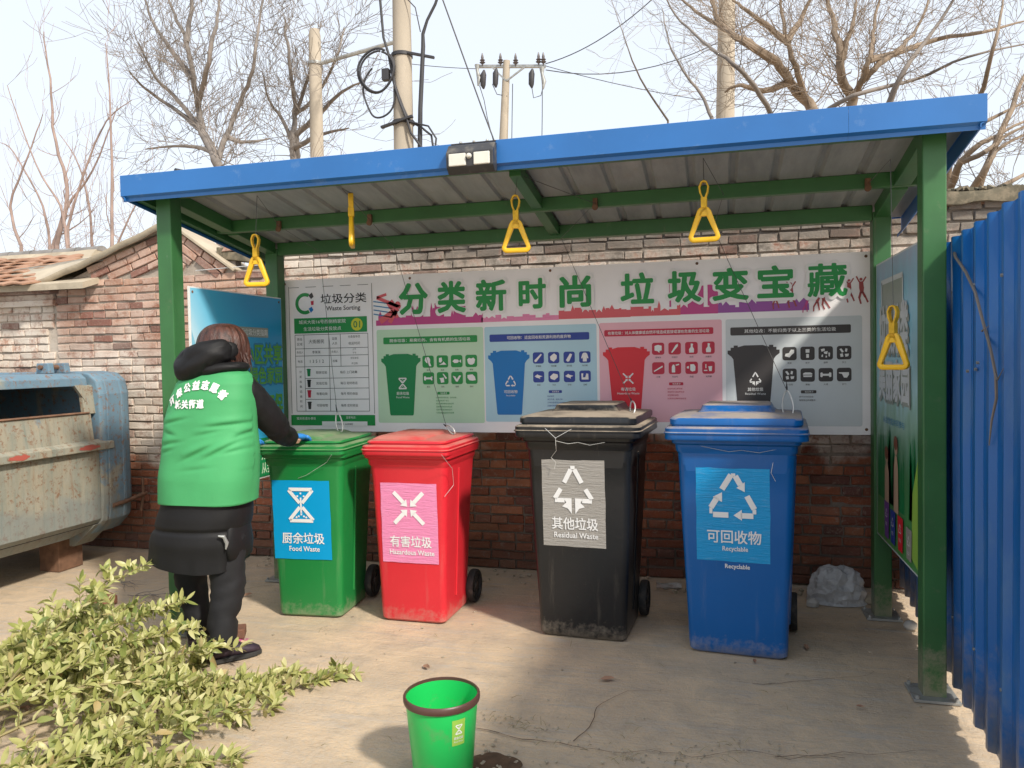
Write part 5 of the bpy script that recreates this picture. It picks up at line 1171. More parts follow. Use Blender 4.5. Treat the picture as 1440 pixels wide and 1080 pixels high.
    def curved(ch, cx, cz, h, rot, bold=.02):
        for dx, dz in ((0, 0), (.006, 0), (0, .005), (-.006, 0), (0, -.005)):
            vs, fs, a = glyphs(ch, .012); w = h
            pts = []
            for u, v in vs:
                X, Z = (u-.5)*w+dx*.35, (v-.5)*h+dz*.35; pts.append(on_vest(cx+X*math.cos(rot)-Z*math.sin(rot), cz+X*math.sin(rot)+Z*math.cos(rot)))
            k = (dx+dz)*.02; m.add([p+Vector((0, k, 0)) for p in pts], fs)
    arcx = [-2.680, -2.632, -2.578, -2.520, -2.462, -2.405, -2.357]; arcz = [1.322, 1.362, 1.388, 1.400, 1.400, 1.384, 1.352]; ro = [40, 26, 13, 3, -6, -20, -38]
    for ch, x, z, a in zip('环保公益志愿者', arcx, arcz, ro): curved(ch, x, z, .044, R(a))
    for ch, x in zip('城关街道', (-2.628, -2.578, -2.528, -2.478)): curved(ch, x, 1.305+.02*(x+2.58), .043, R(3))
    obj('vest_lettering', m, INK['white'], vest, world=False)
    # sleeves
    def sleeve(pts, rad, seed):
        P = [Vector(p) for p in pts]; fine = []; rr_ = []
        for i in range(len(P)-1):
            for k in range(7):
                t = k/7; a = P[max(i-1, 0)]; bb = P[i]; c = P[i+1]; d = P[min(i+2, len(P)-1)]
                fine.append(.5*((2*bb)+(-a+c)*t+(2*a-5*bb+4*c-d)*t*t+(-a+3*bb-3*c+d)*t**3)); rr_.append(rad[i]+(rad[i+1]-rad[i])*t)
        fine.append(P[-1]); rr_.append(rad[-1])
        m = MB(); m.tube(fine, rr_, 28); nv = []
        for i, v in enumerate(m.v):
            j = i//28; c = fine[j]; v = Vector(v); d = (v-c).normalized(); nv.append(tuple(v+d*(.5-abs(noise.noise(Vector((v.x*9, v.y*16, v.z*16+seed)))))*.020-d*.006))
        m.v = nv; obj('sleeve', m.mesh('sleeve', smooth='all'), MT['coat'], r)
    sleeve([(-2.385, 3.47, 1.405), (-2.335, 3.50, 1.355), (-2.30, 3.59, 1.26), (-2.285, 3.69, 1.175), (-2.285, 3.79, 1.115), (-2.285, 3.88, 1.085)], [.075, .082, .083, .078, .066, .048], 1)
    sleeve([(-2.66, 3.46, 1.395), (-2.725, 3.50, 1.33), (-2.765, 3.60, 1.20), (-2.755, 3.70, 1.11), (-2.67, 3.82, 1.07), (-2.63, 3.87, 1.06)], [.075, .080, .078, .072, .060, .048], 4)
    # hood lying bunched on the back of the neck, with the rolled collar round it
    def blob(name, c, rx, ry, rz_, tilt, seed, amp=.022, px=2.4):
        b = MB(); rings = []; nz = 26; na = 52
        for j in range(nz+1):
            ph = -PI/2+PI*j/nz; cz, sz = abs(math.cos(ph))**.8, math.sin(ph); ring = []
            for i in range(na):
                a = 2*PI*i/na; x = rx*cz*math.cos(a); y = ry*cz*math.sin(a); z = rz_*abs(sz)**.9*(1 if sz > 0 else -1)+tilt*x
                p = Vector((c[0]+x, c[1]+y, c[2]+z)); nn = Vector((x/rx, y/ry, sz)); nn = nn.normalized() if nn.length > 1e-4 else Vector((0, 0, 1))
                f = noise.noise(Vector((p.x*5, p.y*5, p.z*13+seed))); g = noise.noise(Vector((p.x*13, p.y*13, p.z*22+seed)))
                ring.append(p+nn*((.22-abs(f))*amp-max(0, .12-abs(g))*.06))
            rings.append(ring)
        b.rings(rings); obj(name, b.mesh(name, smooth='all'), MT['coat'], r)
    blob('hood', (-2.548, 3.405, 1.520), .175, .130, .098, .26, 3, .020); blob('hood', (-2.50, 3.46, 1.555), .135, .10, .075, .10, 5, .014)
    blob('collar', (-2.50, 3.46, 1.472), .190, .145, .040, .10, 9, .012)
    # hair: bob with strand grooves
    b = MB(); rings = []
    for j in range(26):
        t = j/25; ph = PI*(.02+.70*t); z = 1.583+.135*math.cos(ph); w = math.sin(ph)**.72
        if t > .62: w = w*(1+.10*(t-.62)/.38)
        rings.append([Vector((-2.510+.150*w*math.cos(a)*(1.0+.018*math.sin(a*17+t*2)+.014*math.sin(a*41+t)), 3.535+.145*w*math.sin(a)*(1+.012*math.sin(a*17+t*2)+.01*math.sin(a*37)), z-(.018*math.sin(a*9) if t > .95 else 0))) for a in [2*PI*i/120 for i in range(120)]])
    b.rings(rings, cap1=False); obj('hair', b.mesh('hair', smooth='all'), MT['hair'], r)
    # loose strand ends
    b = MB(); rr = random.Random(6)
    for i in range(170):
        a = rr.uniform(PI*.95, 2.15*PI); x = -2.510+.147*math.cos(a); y = 3.535+.142*math.sin(a); z = 1.50+rr.uniform(0, .06)
        b.tube([(x, y, z+.05), (x+.006*math.cos(a), y+.006*math.sin(a), z+.01), (x+rr.gauss(0, .010)+.01*math.cos(a), y+rr.gauss(0, .008)+.01*math.sin(a), z-rr.uniform(.01, .045))], [.0035, .003, .0006], 4)
    o = obj('hair_strands', b, MT['hair'], r); o['kind'] = 'stuff'
    # trousers
    def leg(pts, rad, seed):
        fine = []; rr_ = []; P = [Vector(p) for p in pts]
        for i in range(len(P)-1):
            for k in range(6):
                t = k/6; a = P[max(i-1, 0)]; bb = P[i]; c = P[i+1]; d = P[min(i+2, len(P)-1)]
                fine.append(.5*((2*bb)+(-a+c)*t+(2*a-5*bb+4*c-d)*t*t+(-a+3*bb-3*c+d)*t**3)); rr_.append(rad[i]+(rad[i+1]-rad[i])*t)
        fine.append(P[-1]); rr_.append(rad[-1]); m = MB(); m.tube(fine, rr_, 28); nv = []
        for i, v in enumerate(m.v):
            c = fine[i//28]; v = Vector(v); d = (v-c).normalized(); k = 1.6 if v.z < .2 else 1; nv.append(tuple(v+d*((.5-abs(noise.noise(Vector((v.x*8, v.y*8, v.z*17+seed)))))*.026*k-.006)))
        m.v = nv; obj('trouser_leg', m.mesh('trouser_leg', smooth='all'), MT['trousers'], r)
    leg([(-2.655, 3.42, .72), (-2.690, 3.42, .50), (-2.705, 3.44, .36), (-2.690, 3.455, .22), (-2.675, 3.47, .075)], [.112, .095, .084, .072, .064], 2)
    leg([(-2.430, 3.40, .72), (-2.415, 3.38, .50), (-2.405, 3.365, .36), (-2.420, 3.335, .22), (-2.425, 3.310, .070)], [.115, .100, .090, .078, .070], 5)
    # shoes
    for (hx, hy), (tx, ty) in (((-2.70, 3.42), (-2.655, 3.655)), ((-2.445, 3.262), (-2.275, 3.455))):
        d = Vector((tx-hx, ty-hy, 0)); L = d.length; d.normalize(); s_ = Vector((-d.y, d.x, 0)); H = Vector((hx, hy, 0))
        def shoe_ring(t, z0, z1, w): return [H+d*(t*L)+s_*(w*math.cos(a))+Vector((0, 0, (z0+z1)/2+(z1-z0)/2*math.sin(a)*(1.0))) for a in [2*PI*i/18 for i in range(18)]]
        b = MB(); b.rings([shoe_ring(t, .018, z1, w) for t, z1, w in ((-.04, .06, .02), (0, .085, .034), (.15, .105, .040), (.35, .105, .041), (.5, .090, .043), (.7, .072, .046), (.88, .062, .040), (1.0, .045, .024), (1.03, .030, .008))]); sh = obj('shoe', b.mesh('shoe', smooth='all'), MT['shoe'], r)
        b = MB(); b.rings([[H+d*(t*L)+s_*(w*u)+Vector((0, 0, z)) for u, z in ((-1, .004), (1, .004), (1, .026), (-1, .026))] for t, w in ((-.05, .022), (0, .036), (.3, .042), (.5, .044), (.7, .047), (.9, .040), (1.04, .018))]); obj('sole', b.mesh('sole', bevel=.003), MT['sole'], sh, world=False)
        b = MB(); rr = random.Random(3)
        for i in range(16):
            t = rr.uniform(.1, .9); a = rr.uniform(.15*PI, .85*PI) if i % 2 else rr.uniform(-.1*PI, .3*PI); w = .044; zt = .105-.05*max(0, t-.35)
            c = H+d*(t*L)+s_*(w*math.cos(a)*1.0)+Vector((0, 0, (.018+zt)/2+(zt-.018)/2*math.sin(a))); nn = (s_*math.cos(a)+Vector((0, 0, math.sin(a)))).normalized(); u_ = d; v_ = nn.cross(u_)
            k = rr.uniform(.006, .013); c = c+nn*.0015
            for q in range(5):
                a2 = 2*PI*q/5; cc = c+(u_*math.cos(a2)+v_*math.sin(a2))*k*.7; b.add([cc+(u_*math.cos(a3)+v_*math.sin(a3))*k*.55+nn*.0006*q for a3 in [2*PI*w_/6 for w_ in range(6)]], [tuple(range(6))])
        o = obj('flower_print', b, MT['pink'], sh, world=False); o['kind'] = 'stuff'
    # blue gloves: palm, four fingers, thumb
    def glove(P0, fwd, up, side):
        P0 = Vector(P0); f = Vector(fwd).normalized(); u = Vector(up).normalized(); s_ = f.cross(u).normalized()*side
        b = MB(); b.tube([P0-f*.10, P0-f*.01, P0+f*.035, P0+f*.062], [.026, .030, .034, .026], 12)
        b.v = [tuple(P0+f*(Vector(v)-P0).dot(f)+s_*(Vector(v)-P0).dot(s_)*1.25+u*(Vector(v)-P0).dot(u)*.55) for v in b.v]
        for k, (o_, L) in enumerate(((-.030, .050), (-.010, .062), (.011, .066), (.031, .058))):
            q = P0+f*.055+s_*o_; b.tube([q, q+f*L*.42-u*.003, q+f*L*.75-u*.012, q+f*L*.95-u*.024], [.0105, .010, .0092, .007], 8)
        q = P0+f*.0+s_*.034; b.tube([q, q+s_*.020+f*.020-u*.004, q+s_*.030+f*.045-u*.012, q+s_*.030+f*.060-u*.018], [.012, .0115, .010, .008], 8)
        obj('glove', b.mesh('glove', smooth='all'), MT['glove'], r)
    glove((-2.275, 3.925, 1.085), (.16, 1, -.10), (0, .12, 1), -1); glove((-2.615, 3.90, 1.060), (.25, 1, -.05), (0, .1, 1), 1)
    # pocket tab at the right hip of the coat
    b = MB(); b.tube([(-2.365, 3.235, .655), (-2.340, 3.250, .650), (-2.330, 3.262, .615), (-2.335, 3.258, .585)], [.004, .010, .011, .004], 8); obj('pocket_strap', b.mesh('pocket_strap', smooth=True), MT['galv'], r)
    b = MB(); b.rings([[Vector((-2.345+w*.62*math.cos(a), 3.40+w*2.3*math.sin(a), z+.03)) for a in [2*PI*i/16 for i in range(16)]] for z, w in ((.475, .02), (.49, .048), (.56, .055), (.66, .045), (.74, .01))]); obj('coat_flap', b.mesh('coat_flap', smooth='all'), MT['coat'], r)
build_person()

# ------------------------------------------------------------------ small green bucket bin in front
def build_bucket():
    r = thing('small_waste_bucket', 'bright green open plastic bucket with a brown rim in front of the bins', 'bucket', (-.958, 2.543, .004))
    gm = mat('bucket_green', (.015, .50, .10), .32, .06, 4, dirt=(.16, .28, .12), dscale=12, dlo=.56, dhi=.8, bmp=.05)
    b = MB(); b.lathe([(0, .004), (.098, .004), (.101, .0), (.104, .004), (.130, .300), (.127, .300), (.101, .012), (0, .012)], 56, (-.958, 2.543, .004)); obj('body', b.mesh('body', smooth=40), gm, r)
    b = MB(); b.lathe([(.1275, .300), (.1305, .285), (.1355, .285), (.1375, .292), (.1370, .306), (.1330, .3105), (.1285, .3095), (.1275, .300)], 56, (-.958, 2.543, .004)); obj('rim', b.mesh('rim', smooth=50), mat('bucket_rim_brown', (.085, .040, .032), .4, .15, 8), r)
    # sticker wrapped on the wall
    a0 = math.atan2(-2.543, .958)+.47; m = MB(); 
    def P(u, v, k): # u in metres round, v height
        rad = .104+.026*(v-.004)/.296+.0008+k*.0009; a = a0+u/.125; return Vector((-.958+rad*math.cos(a), 2.543+rad*math.sin(a), v+.004))
    m.rings([[P(-.025+.05*i/6, z, 0) for i in range(7)] for z in (.168, .26)], closed=False, cap0=False, cap1=False)
    st = obj('sticker', m.mesh('sticker', smooth=True), INK['lime'], r)
    class CP(Print):
        def P(s, x, z, k): return P(x, z, k)
    pr = CP((0, 0, 0), (1, 0, 0), (0, 0, 1)); m = MB(); symbol(pr, m, 'food', 0, .225, .034, 1); pr.text(m, T2('厨余垃圾', -.018, .018, .190, .200, .01), 1); pr.text(m, T2('Food Waste', -.018, .018, .179, .185, 0), 1)
    obj('lettering', m, INK['white'], st, world=False)
build_bucket()

# ------------------------------------------------------------------ heap of cut branches with yellow-green leaves
def build_branches():
    rr = random.Random(21)
    lms = []
    for v in range(5):
        b = MB(); L = .053; q = random.Random(v); bend = q.uniform(-.5, .9); fold = q.uniform(.10, .45); tw = q.uniform(-.3, .3)
        rows = [(0, .0), (.15, .20), (.40, .36), (.68, .31), (.9, .13), (1.0, .0)]
        pts = []
        for t, w in rows:
            x = t*L; z = -bend*.012*(t*2)**2; w *= .50*L*1.15
            pts.append([(x, -w, z+w*fold+tw*w*t), (x, 0, z), (x, w, z+w*fold-tw*w*t)])
        b.rings(pts, closed=False, cap0=False, cap1=False); me = b.mesh('leaf', smooth='all'); me.materials.append(MT['leaf']); lms.append(me)
    # base point, azimuth (deg), rise (deg), length
    specs = [((-2.80, 2.30, .12), 97, 32, .98), ((-2.70, 2.25, .08), 56, 12, 1.0), ((-2.50, 2.15, .05), 44, 10, .98), ((-2.50, 2.10, .05), 24, 6, .80), ((-3.05, 2.40, .12), 95, 18, .80), ((-2.95, 2.5, .08), 64, 8, .85), ((-3.1, 2.3, .12), 110, 12, .7), ((-2.70, 2.50, .06), 42, 8, 1.02),
             ((-2.6, 2.30, .05), 48, 3, .95), ((-2.98, 2.5, .1), 82, 22, .72), ((-3.05, 2.60, .1), 88, 27, .66), ((-2.85, 2.15, .12), 84, 20, .70), ((-2.55, 2.15, .06), 15, 4, .66), ((-2.5, 2.62, .05), 34, 3, 1.0), ((-2.9, 2.7, .05), 55, 4, .7), ((-2.75, 2.35, .16), 48, 7, .80),
             ((-2.85, 2.45, .10), 74, 24, .80), ((-3.1, 2.75, .06), 80, 16, .6), ((-2.80, 2.40, .14), 66, 20, .8), ((-2.95, 2.15, .18), 78, 14, .7), ((-2.8, 2.50, .06), 50, 16, .85), ((-2.9, 2.45, .15), 98, 24, .60), ((-2.40, 2.05, .10), 45, 6, .62), ((-3.0, 2.15, .15), 95, 12, .6)]
    descr = ['tallest shoot, sticking up out of the heap below the vest', 'long middle shoot of the heap, tip toward the trousers', 'long shoot in the heap, tip near the right shoe', 'short shoot on the front edge of the heap, nearest the bucket', 'upright shoot at the back of the heap near the skip', 'back shoot, tip beside the left trouser leg', 'shoot at the left side of the heap pointing to the skip', 'long thin shoot reaching out over the concrete toward the bins',
             'low shoot under the middle of the heap on the ground', 'steep shoot at the back left of the heap', 'low shoot spreading out left toward the skip', 'steep leafy shoot over the near part of the heap', 'lowest shoot at the bottom right edge of the heap', 'outermost shoot, trailing farthest right past the shoe', 'shoot behind the heap reaching the trouser hems', 'upper shoot lying across the heap centre',
             'near shoot at the bottom edge of the photo pointing away', 'far shoot behind the heap toward the skip foot', 'shoot crossing on top of the heap', 'leafy top shoot at the left of the heap', 'flat shoot under the right side of the heap', 'short upright shoot above the heap centre', 'short shoot nearest the camera on the right', 'leafy shoot nearest the camera on the left']
    cand = []; n_ind = 0
    view = Vector((0, 0, 1.5))
    for (base, az_, rise, L), ds in zip(specs, descr):
        base = Vector(base); a = R(az_+rr.uniform(-5, 5)); e = R(rise)
        r = thing('cut_branch', 'yellow-green leafy cut branch, '+ds, 'cut branch', tuple(base), 0, 'cut leafy branches heaped on the ground')
        pts = []; p = base.copy(); d = Vector((math.cos(a)*math.cos(e), math.sin(a)*math.cos(e), math.sin(e))); nS = 9
        for i in range(nS+1):
            pts.append(p.copy()); d = (d+Vector((rr.gauss(0, .07), rr.gauss(0, .07), -.045+rr.gauss(0, .03)))).normalized(); p = p+d*L/nS; p.z = max(p.z, .018)
        st = MB(); st.tube(pts, [.006*(1-.8*i/nS)+.0012 for i in range(nS+1)], 6)
        leaves = []
        def cluster(c, dirn, n):
            for k in range(n):
                an = 2*PI*k/n+rr.uniform(-.5, .5); dd = dirn.normalized(); s1 = dd.cross(Vector((0, 0, 1))); 
                if s1.length < .1: s1 = Vector((1, 0, 0))
                s1.normalize(); s2 = s1.cross(dd); out = (dd*rr.uniform(.3, 1.0)+s1*math.cos(an)+s2*math.sin(an)+Vector((0, 0, .25))).normalized()
                z = (Vector((0, 0, 1))*.8+dd*-.3+Vector((rr.gauss(0, .4), rr.gauss(0, .4), rr.gauss(0, .2)))); y = z.cross(out)
                if y.length < .05: continue
                y.normalize(); z = out.cross(y); M = Matrix((out, y, z)).transposed().to_4x4(); s = rr.choice((.45, .6, .75, .9, 1.0, 1.2))*rr.uniform(.9, 1.1)
                pc = c+dd*rr.uniform(-.012, .012)
                if pc.z < .012: pc.z = .012
                leaves.append((Matrix.Translation(pc) @ M @ Matrix.Scale(s, 4), rr.randrange(5), s))
        for i in range(1, nS+1):
            dirn = (pts[i]-pts[i-1]).normalized()
            cluster(pts[i], dirn, 3); cluster((pts[i]+pts[i-1])/2, dirn, 3)
            for s in range(3 if i > 1 else 1): # side twigs
                a2 = rr.uniform(0, 2*PI); td = (dirn*.8+Vector((math.cos(a2), math.sin(a2), rr.uniform(-.1, .50)))*.8).normalized(); tl = rr.uniform(.05, .17)*(1.1-.4*i/nS)
                q = [pts[i]+td*tl*t+Vector((0, 0, -.012*t*t)) for t in (0, .5, 1)]
                for w in q: w.z = max(w.z, .014)
                st.tube(q, [.0025, .0018, .001], 4)
                for t in (.3, .55, .8, 1.0): cluster(q[0]+(q[2]-q[0])*t, td, 3 if t < 1 else 4)
        obj('stem', st.mesh('stem', smooth=60), MT['twig'], r)
        for x in leaves: cand.append((x[0].translation, x, r))
    # the 300 leaves that show largest become parts of their own, the rest stay with their branch
    def score(c):
        p, x, r_ = c; dist = (p-view).length; return x[2]/dist*(.6+min(p.z, .5))
    cand.sort(key=score, reverse=True); rest = {}
    for i, (p, (M, v, s), r) in enumerate(cand):
        if i < 300:
            o = bpy.data.objects.new('leaf', lms[v]); C.objects.link(o); o.parent = r; o.matrix_parent_inverse = ROOTM[r.name].inverted(); o.matrix_basis = M
        else: rest.setdefault(r.name, (r, []))[1].append((M, v))
    for nm, (r, L) in rest.items():
        b = MB()
        for M, v in L: b.add([M @ q.co for q in lms[v].vertices], [tuple(f.vertices) for f in lms[v].polygons])
        o = obj('foliage', b.mesh('foliage', smooth='all'), MT['leaf'], r); o['kind'] = 'stuff'
build_branches()

# ------------------------------------------------------------------ litter
def build_litter():
    b = MB(); rings = []
    for j in range(31):
        t = j/30; z = .215*math.sin(t*PI/2); w = math.cos(t*PI/2)**.55
        rings.append([Vector((.695+.17*w*math.cos(a), 4.92+.11*w*math.sin(a), z+.004)) for a in [2*PI*i/110 for i in range(110)]])
    b.rings(rings); c = Vector((.695, 4.92, .05)); b.v = [tuple(Vector(v)+(Vector(v)-c).normalized()*((.5-abs(noise.noise(Vector(v)*14)))*.035-.016+(.3-abs(noise.noise(Vector(v)*38)))*.014) if v[2] > .01 else v) for v in b.v]
    me = b.mesh('plastic_bag', smooth=25); tag(obj('plastic_bag', me, MT['bag']), 'crumpled translucent grey-white plastic bag at the foot of the wall', 'plastic bag')
    b = MB(); b.rings([[Vector((.545+.035*w*math.cos(a), 4.80+.03*w*math.sin(a), z)) for a in [2*PI*i/12 for i in range(12)]] for z, w in ((.004, 1), (.03, 1), (.05, .5))]); b.v = [tuple(Vector(v)*1+Vector((noise.noise(Vector(v)*40)*.01, 0, 0))) for v in b.v]
    tag(obj('paper_scrap', b.mesh('paper_scrap', smooth=20), MT['white_scrap']), 'small crumpled white scrap left of the plastic bag', 'litter')
    for (x, y, w, h, lab) in ((-2.13, 4.80, .10, .10, 'torn white sheet scrap on the ground behind the green bin wheel'), (-1.50, 4.62, .05, .08, 'small white scrap on the ground behind the red bin wheel'), (-.30, 4.95, .08, .04, 'pale torn paper lying behind the black bin wheel')):
        b = MB(); n = 6; g = [[(x-w+2*w*i/n, y+.05*noise.noise(Vector((i*.9, j*.7, x))), .010+h*j/4+.012*noise.noise(Vector((i, j, x*3)))) for i in range(n+1)] for j in range(5)]
        b.rings(g, closed=False, cap0=False, cap1=False); o = obj('paper_scrap', b.mesh('paper_scrap', smooth=30), MT['white_scrap']); o.modifiers.new('t', 'SOLIDIFY').thickness = .001; tag(o, lab, 'litter')
    def stone(x, y, rx, ry, rz, m, lab, name='stone', cat='stone'):
        b = MB(); b.lathe([(0.001, -1), (.5, -.87), (.87, -.5), (1, 0), (.87, .5), (.5, .87), (0.001, 1)], 14, (0, 0, 0)); b.v = [(x+vx*rx*(1+.2*noise.noise(Vector((vx, vy, vz+x)))), y+vy*ry, rz*.85+vz*rz*(1+.2*noise.noise(Vector((vx+3, vy, vz))))) for vx, vy, vz in b.v]
        tag(obj(name, b.mesh(name, smooth='all'), m), lab, cat)
    stone(1.005, 4.50, .035, .03, .028, MT['white_scrap'], 'pale round stone by the base plate of the back right post')
    stone(.90, 4.92, .06, .04, .03, MT['cement'], 'flat sandy stone between the back right post and the fence')
    for x, y, a, lab in ((-2.585, 3.62, .5, 'old brick on the ground between the trouser legs'), (-3.75, 3.95, 1.1, 'half brick lying near the skip foot')):
        b = MB(); M = Matrix.Translation((x, y, .030)) @ Matrix.Rotation(a, 4, 'Z'); b.box(-.075, .075, -.052, .052, -.026, .026, M); tag(obj('loose_brick', b.mesh('loose_brick', bevel=.006), MT['brick']), lab, 'brick')
    # wispy fallen twigs near the skip
    rr = random.Random(14)
    for k, (x, y, lab) in enumerate(((-4.02, 4.35, 'thin dry twig lying by the skip foot'), (-3.65, 4.15, 'forked dry twig on the ground between the skip and the person'))):
        b = MB()
        for q in range(7):
            a = rr.uniform(-.6, .9); p = Vector((x+rr.uniform(-.1, .1), y+rr.uniform(-.06, .06), .010)); pts = [p]
            for i in range(5): a += rr.uniform(-.4, .4); p = p+Vector((math.cos(a)*.045, math.sin(a)*.045, 0)); p.z = .008+rr.uniform(0, .012); pts.append(p)
            b.tube(pts, [.0026, .0024, .002, .0016, .0012, .0008], 4)
        tag(obj('dry_twig', b, MT['bark_grey']), lab, 'twig')
    b = MB(); b.tube([(-2.80, 3.56, 2.548), (-2.785, 3.60, 2.55), (-2.74, 3.66, 2.542)], [.016, .014, .010], 8)
    b.tube([(-2.785, 3.58, 2.55), (-2.75, 3.60, 2.535)], [.012, .006], 6); tag(obj('roof_stub', b.mesh('roof_stub', smooth=40), MT['black_plastic']), 'short black stub of hose on the roof edge near its left end', 'hose stub')
build_litter()
LIMBS = {
 'C': [[(1.44,8.88,4.00), (1.42,8.86,4.18), (1.36,8.78,4.28), (1.27,8.58,4.43), (1.27,8.62,4.70), (1.27,9.03,5.09), (1.26,9.30,5.43), (1.20,9.09,5.66)], [(1.42,8.86,4.18), (1.47,8.56,4.26), (1.50,8.36,4.40), (1.57,8.50,4.65), (1.67,8.88,5.05), (1.77,8.94,5.43)], [(1.47,8.56,4.26), (1.61,8.48,4.39), (1.86,8.82,4.63), (2.17,9.37,5.03), (2.38,9.64,5.51)], [(1.27,8.58,4.43), (1.37,8.60,4.79), (1.48,8.88,5.22)], [(1.50,8.36,4.40), (1.84,8.78,4.59), (2.33,9.16,4.82), (2.56,8.56,4.62), (3.13,9.15,4.90)]],
 'D': [[(1.23,10.01,4.36), (1.12,10.14,4.58), (0.89,9.86,4.77), (0.72,9.45,4.87), (0.45,9.02,4.92), (0.13,9.12,5.19), (-0.00,9.60,5.74), (-0.12,9.53,6.06)], [(1.12,10.14,4.58), (0.98,9.79,4.82), (0.86,9.67,5.16), (0.83,10.01,5.64), (0.80,9.88,6.01)], [(0.72,9.45,4.87), (0.53,9.11,4.87), (0.29,8.92,4.98), (0.07,9.24,5.29), (-0.26,10.01,5.87), (-0.44,10.18,6.15)], [(0.89,9.86,4.77), (0.59,9.58,4.60), (0.30,9.11,4.54), (0.14,9.24,4.52)], [(0.86,9.67,5.16), (1.08,10.11,5.65), (1.20,9.99,5.92)], [(0.86,9.67,5.16), (0.68,9.61,5.32), (0.39,9.39,5.47), (0.23,9.36,5.60)]],
 'E': [[(2.03,7.86,2.83), (2.00,7.52,2.94), (2.01,7.22,3.08), (2.11,7.14,3.19), (2.27,7.24,3.28), (2.75,7.87,3.57)], [(2.09,7.61,2.78), (2.08,7.05,2.88), (2.14,6.96,3.02), (2.29,7.16,3.17), (2.81,7.89,3.48)], [(2.01,7.22,3.08), (2.12,7.02,3.10), (2.42,7.39,3.33), (2.83,7.95,3.55)], [(2.02,7.73,2.87), (2.03,7.54,3.33), (2.18,7.39,3.63), (2.19,7.01,3.96), (2.39,7.46,4.47)], [(2.12,7.47,2.75), (2.28,7.12,2.84), (2.68,7.53,3.06)], [(2.03,7.54,3.33), (2.25,7.36,3.44), (2.73,7.83,3.72)], [(2.13,7.30,2.78), (2.24,7.14,3.20), (2.55,7.48,3.80), (2.70,7.58,4.12)]],
 'F': [[(0.62,8.37,3.89), (0.39,7.82,4.09), (0.18,7.43,4.18), (-0.07,7.79,4.54), (-0.37,8.52,5.16), (-0.52,8.49,5.47)], [(-0.01,8.07,3.90), (-0.12,8.14,4.18), (-0.29,8.14,4.42), (-0.43,8.18,4.74), (-0.52,8.55,5.27)], [(1.64,8.13,3.89), (1.74,8.01,4.14), (1.96,8.18,4.45), (2.24,8.32,4.87), (2.20,7.95,4.97)], [(1.03,8.43,3.90), (1.27,7.82,3.90), (1.92,8.26,4.14), (2.16,7.59,4.07), (2.79,7.99,4.27)], [(-0.47,8.57,4.06), (-0.71,7.96,4.33), (-0.81,7.62,4.57), (-0.98,7.89,5.12)]],
 'A': [[(-9.84,13.89,5.51), (-9.96,13.95,5.75), (-10.94,14.84,6.68), (-11.33,15.23,7.38), (-11.10,14.80,7.85), (-11.28,14.84,8.66), (-12.33,15.82,9.84), (-12.71,15.84,10.73)], [(-9.96,13.95,5.75), (-10.06,14.44,6.41), (-10.07,14.93,7.16), (-9.60,14.70,7.65), (-9.43,14.69,8.38), (-9.87,15.70,9.79), (-9.62,15.62,10.19)], [(-10.94,14.84,6.68), (-12.19,15.77,7.47), (-12.97,16.02,7.97), (-13.02,15.48,8.13), (-12.74,14.76,8.18)], [(-11.33,15.23,7.38), (-10.37,14.26,7.73), (-10.14,14.22,8.43), (-10.34,14.78,9.44), (-9.96,14.31,9.77)], [(-11.10,14.80,7.85), (-11.94,15.15,8.71), (-12.92,15.80,9.74), (-13.24,15.86,10.48)], [(-10.06,14.44,6.41), (-9.74,14.52,6.25), (-9.65,15.48,6.58)], [(-9.96,13.95,5.75), (-10.47,14.32,6.11), (-11.92,15.27,6.56), (-12.82,15.29,6.57)], [(-11.28,14.84,8.66), (-11.54,15.43,9.89), (-11.13,15.03,10.13)], [(-10.94,14.84,6.68), (-12.27,15.77,7.81), (-12.65,15.53,8.27), (-12.68,15.02,8.90)]],
 'B': [[(-9.50,16.20,6.10), (-9.75,16.62,6.81), (-9.95,17.13,7.66), (-9.70,16.56,8.30), (-9.66,16.37,9.06), (-10.09,16.97,9.95)], [(-9.75,16.62,6.81), (-10.37,17.14,7.62), (-10.49,16.82,7.96), (-10.09,15.91,8.28)], [(-9.95,17.13,7.66), (-9.29,16.48,8.06), (-8.67,15.74,8.38), (-8.63,16.09,9.31)], [(-9.76,16.78,7.02), (-8.92,16.45,7.35), (-7.92,15.59,7.46), (-7.28,15.34,7.54)], [(-9.65,16.44,6.59), (-8.74,16.09,6.74), (-7.76,15.58,6.66)], [(-9.95,17.13,7.66), (-9.17,16.59,7.75), (-7.81,15.08,7.88), (-7.65,15.30,8.70)]],
}
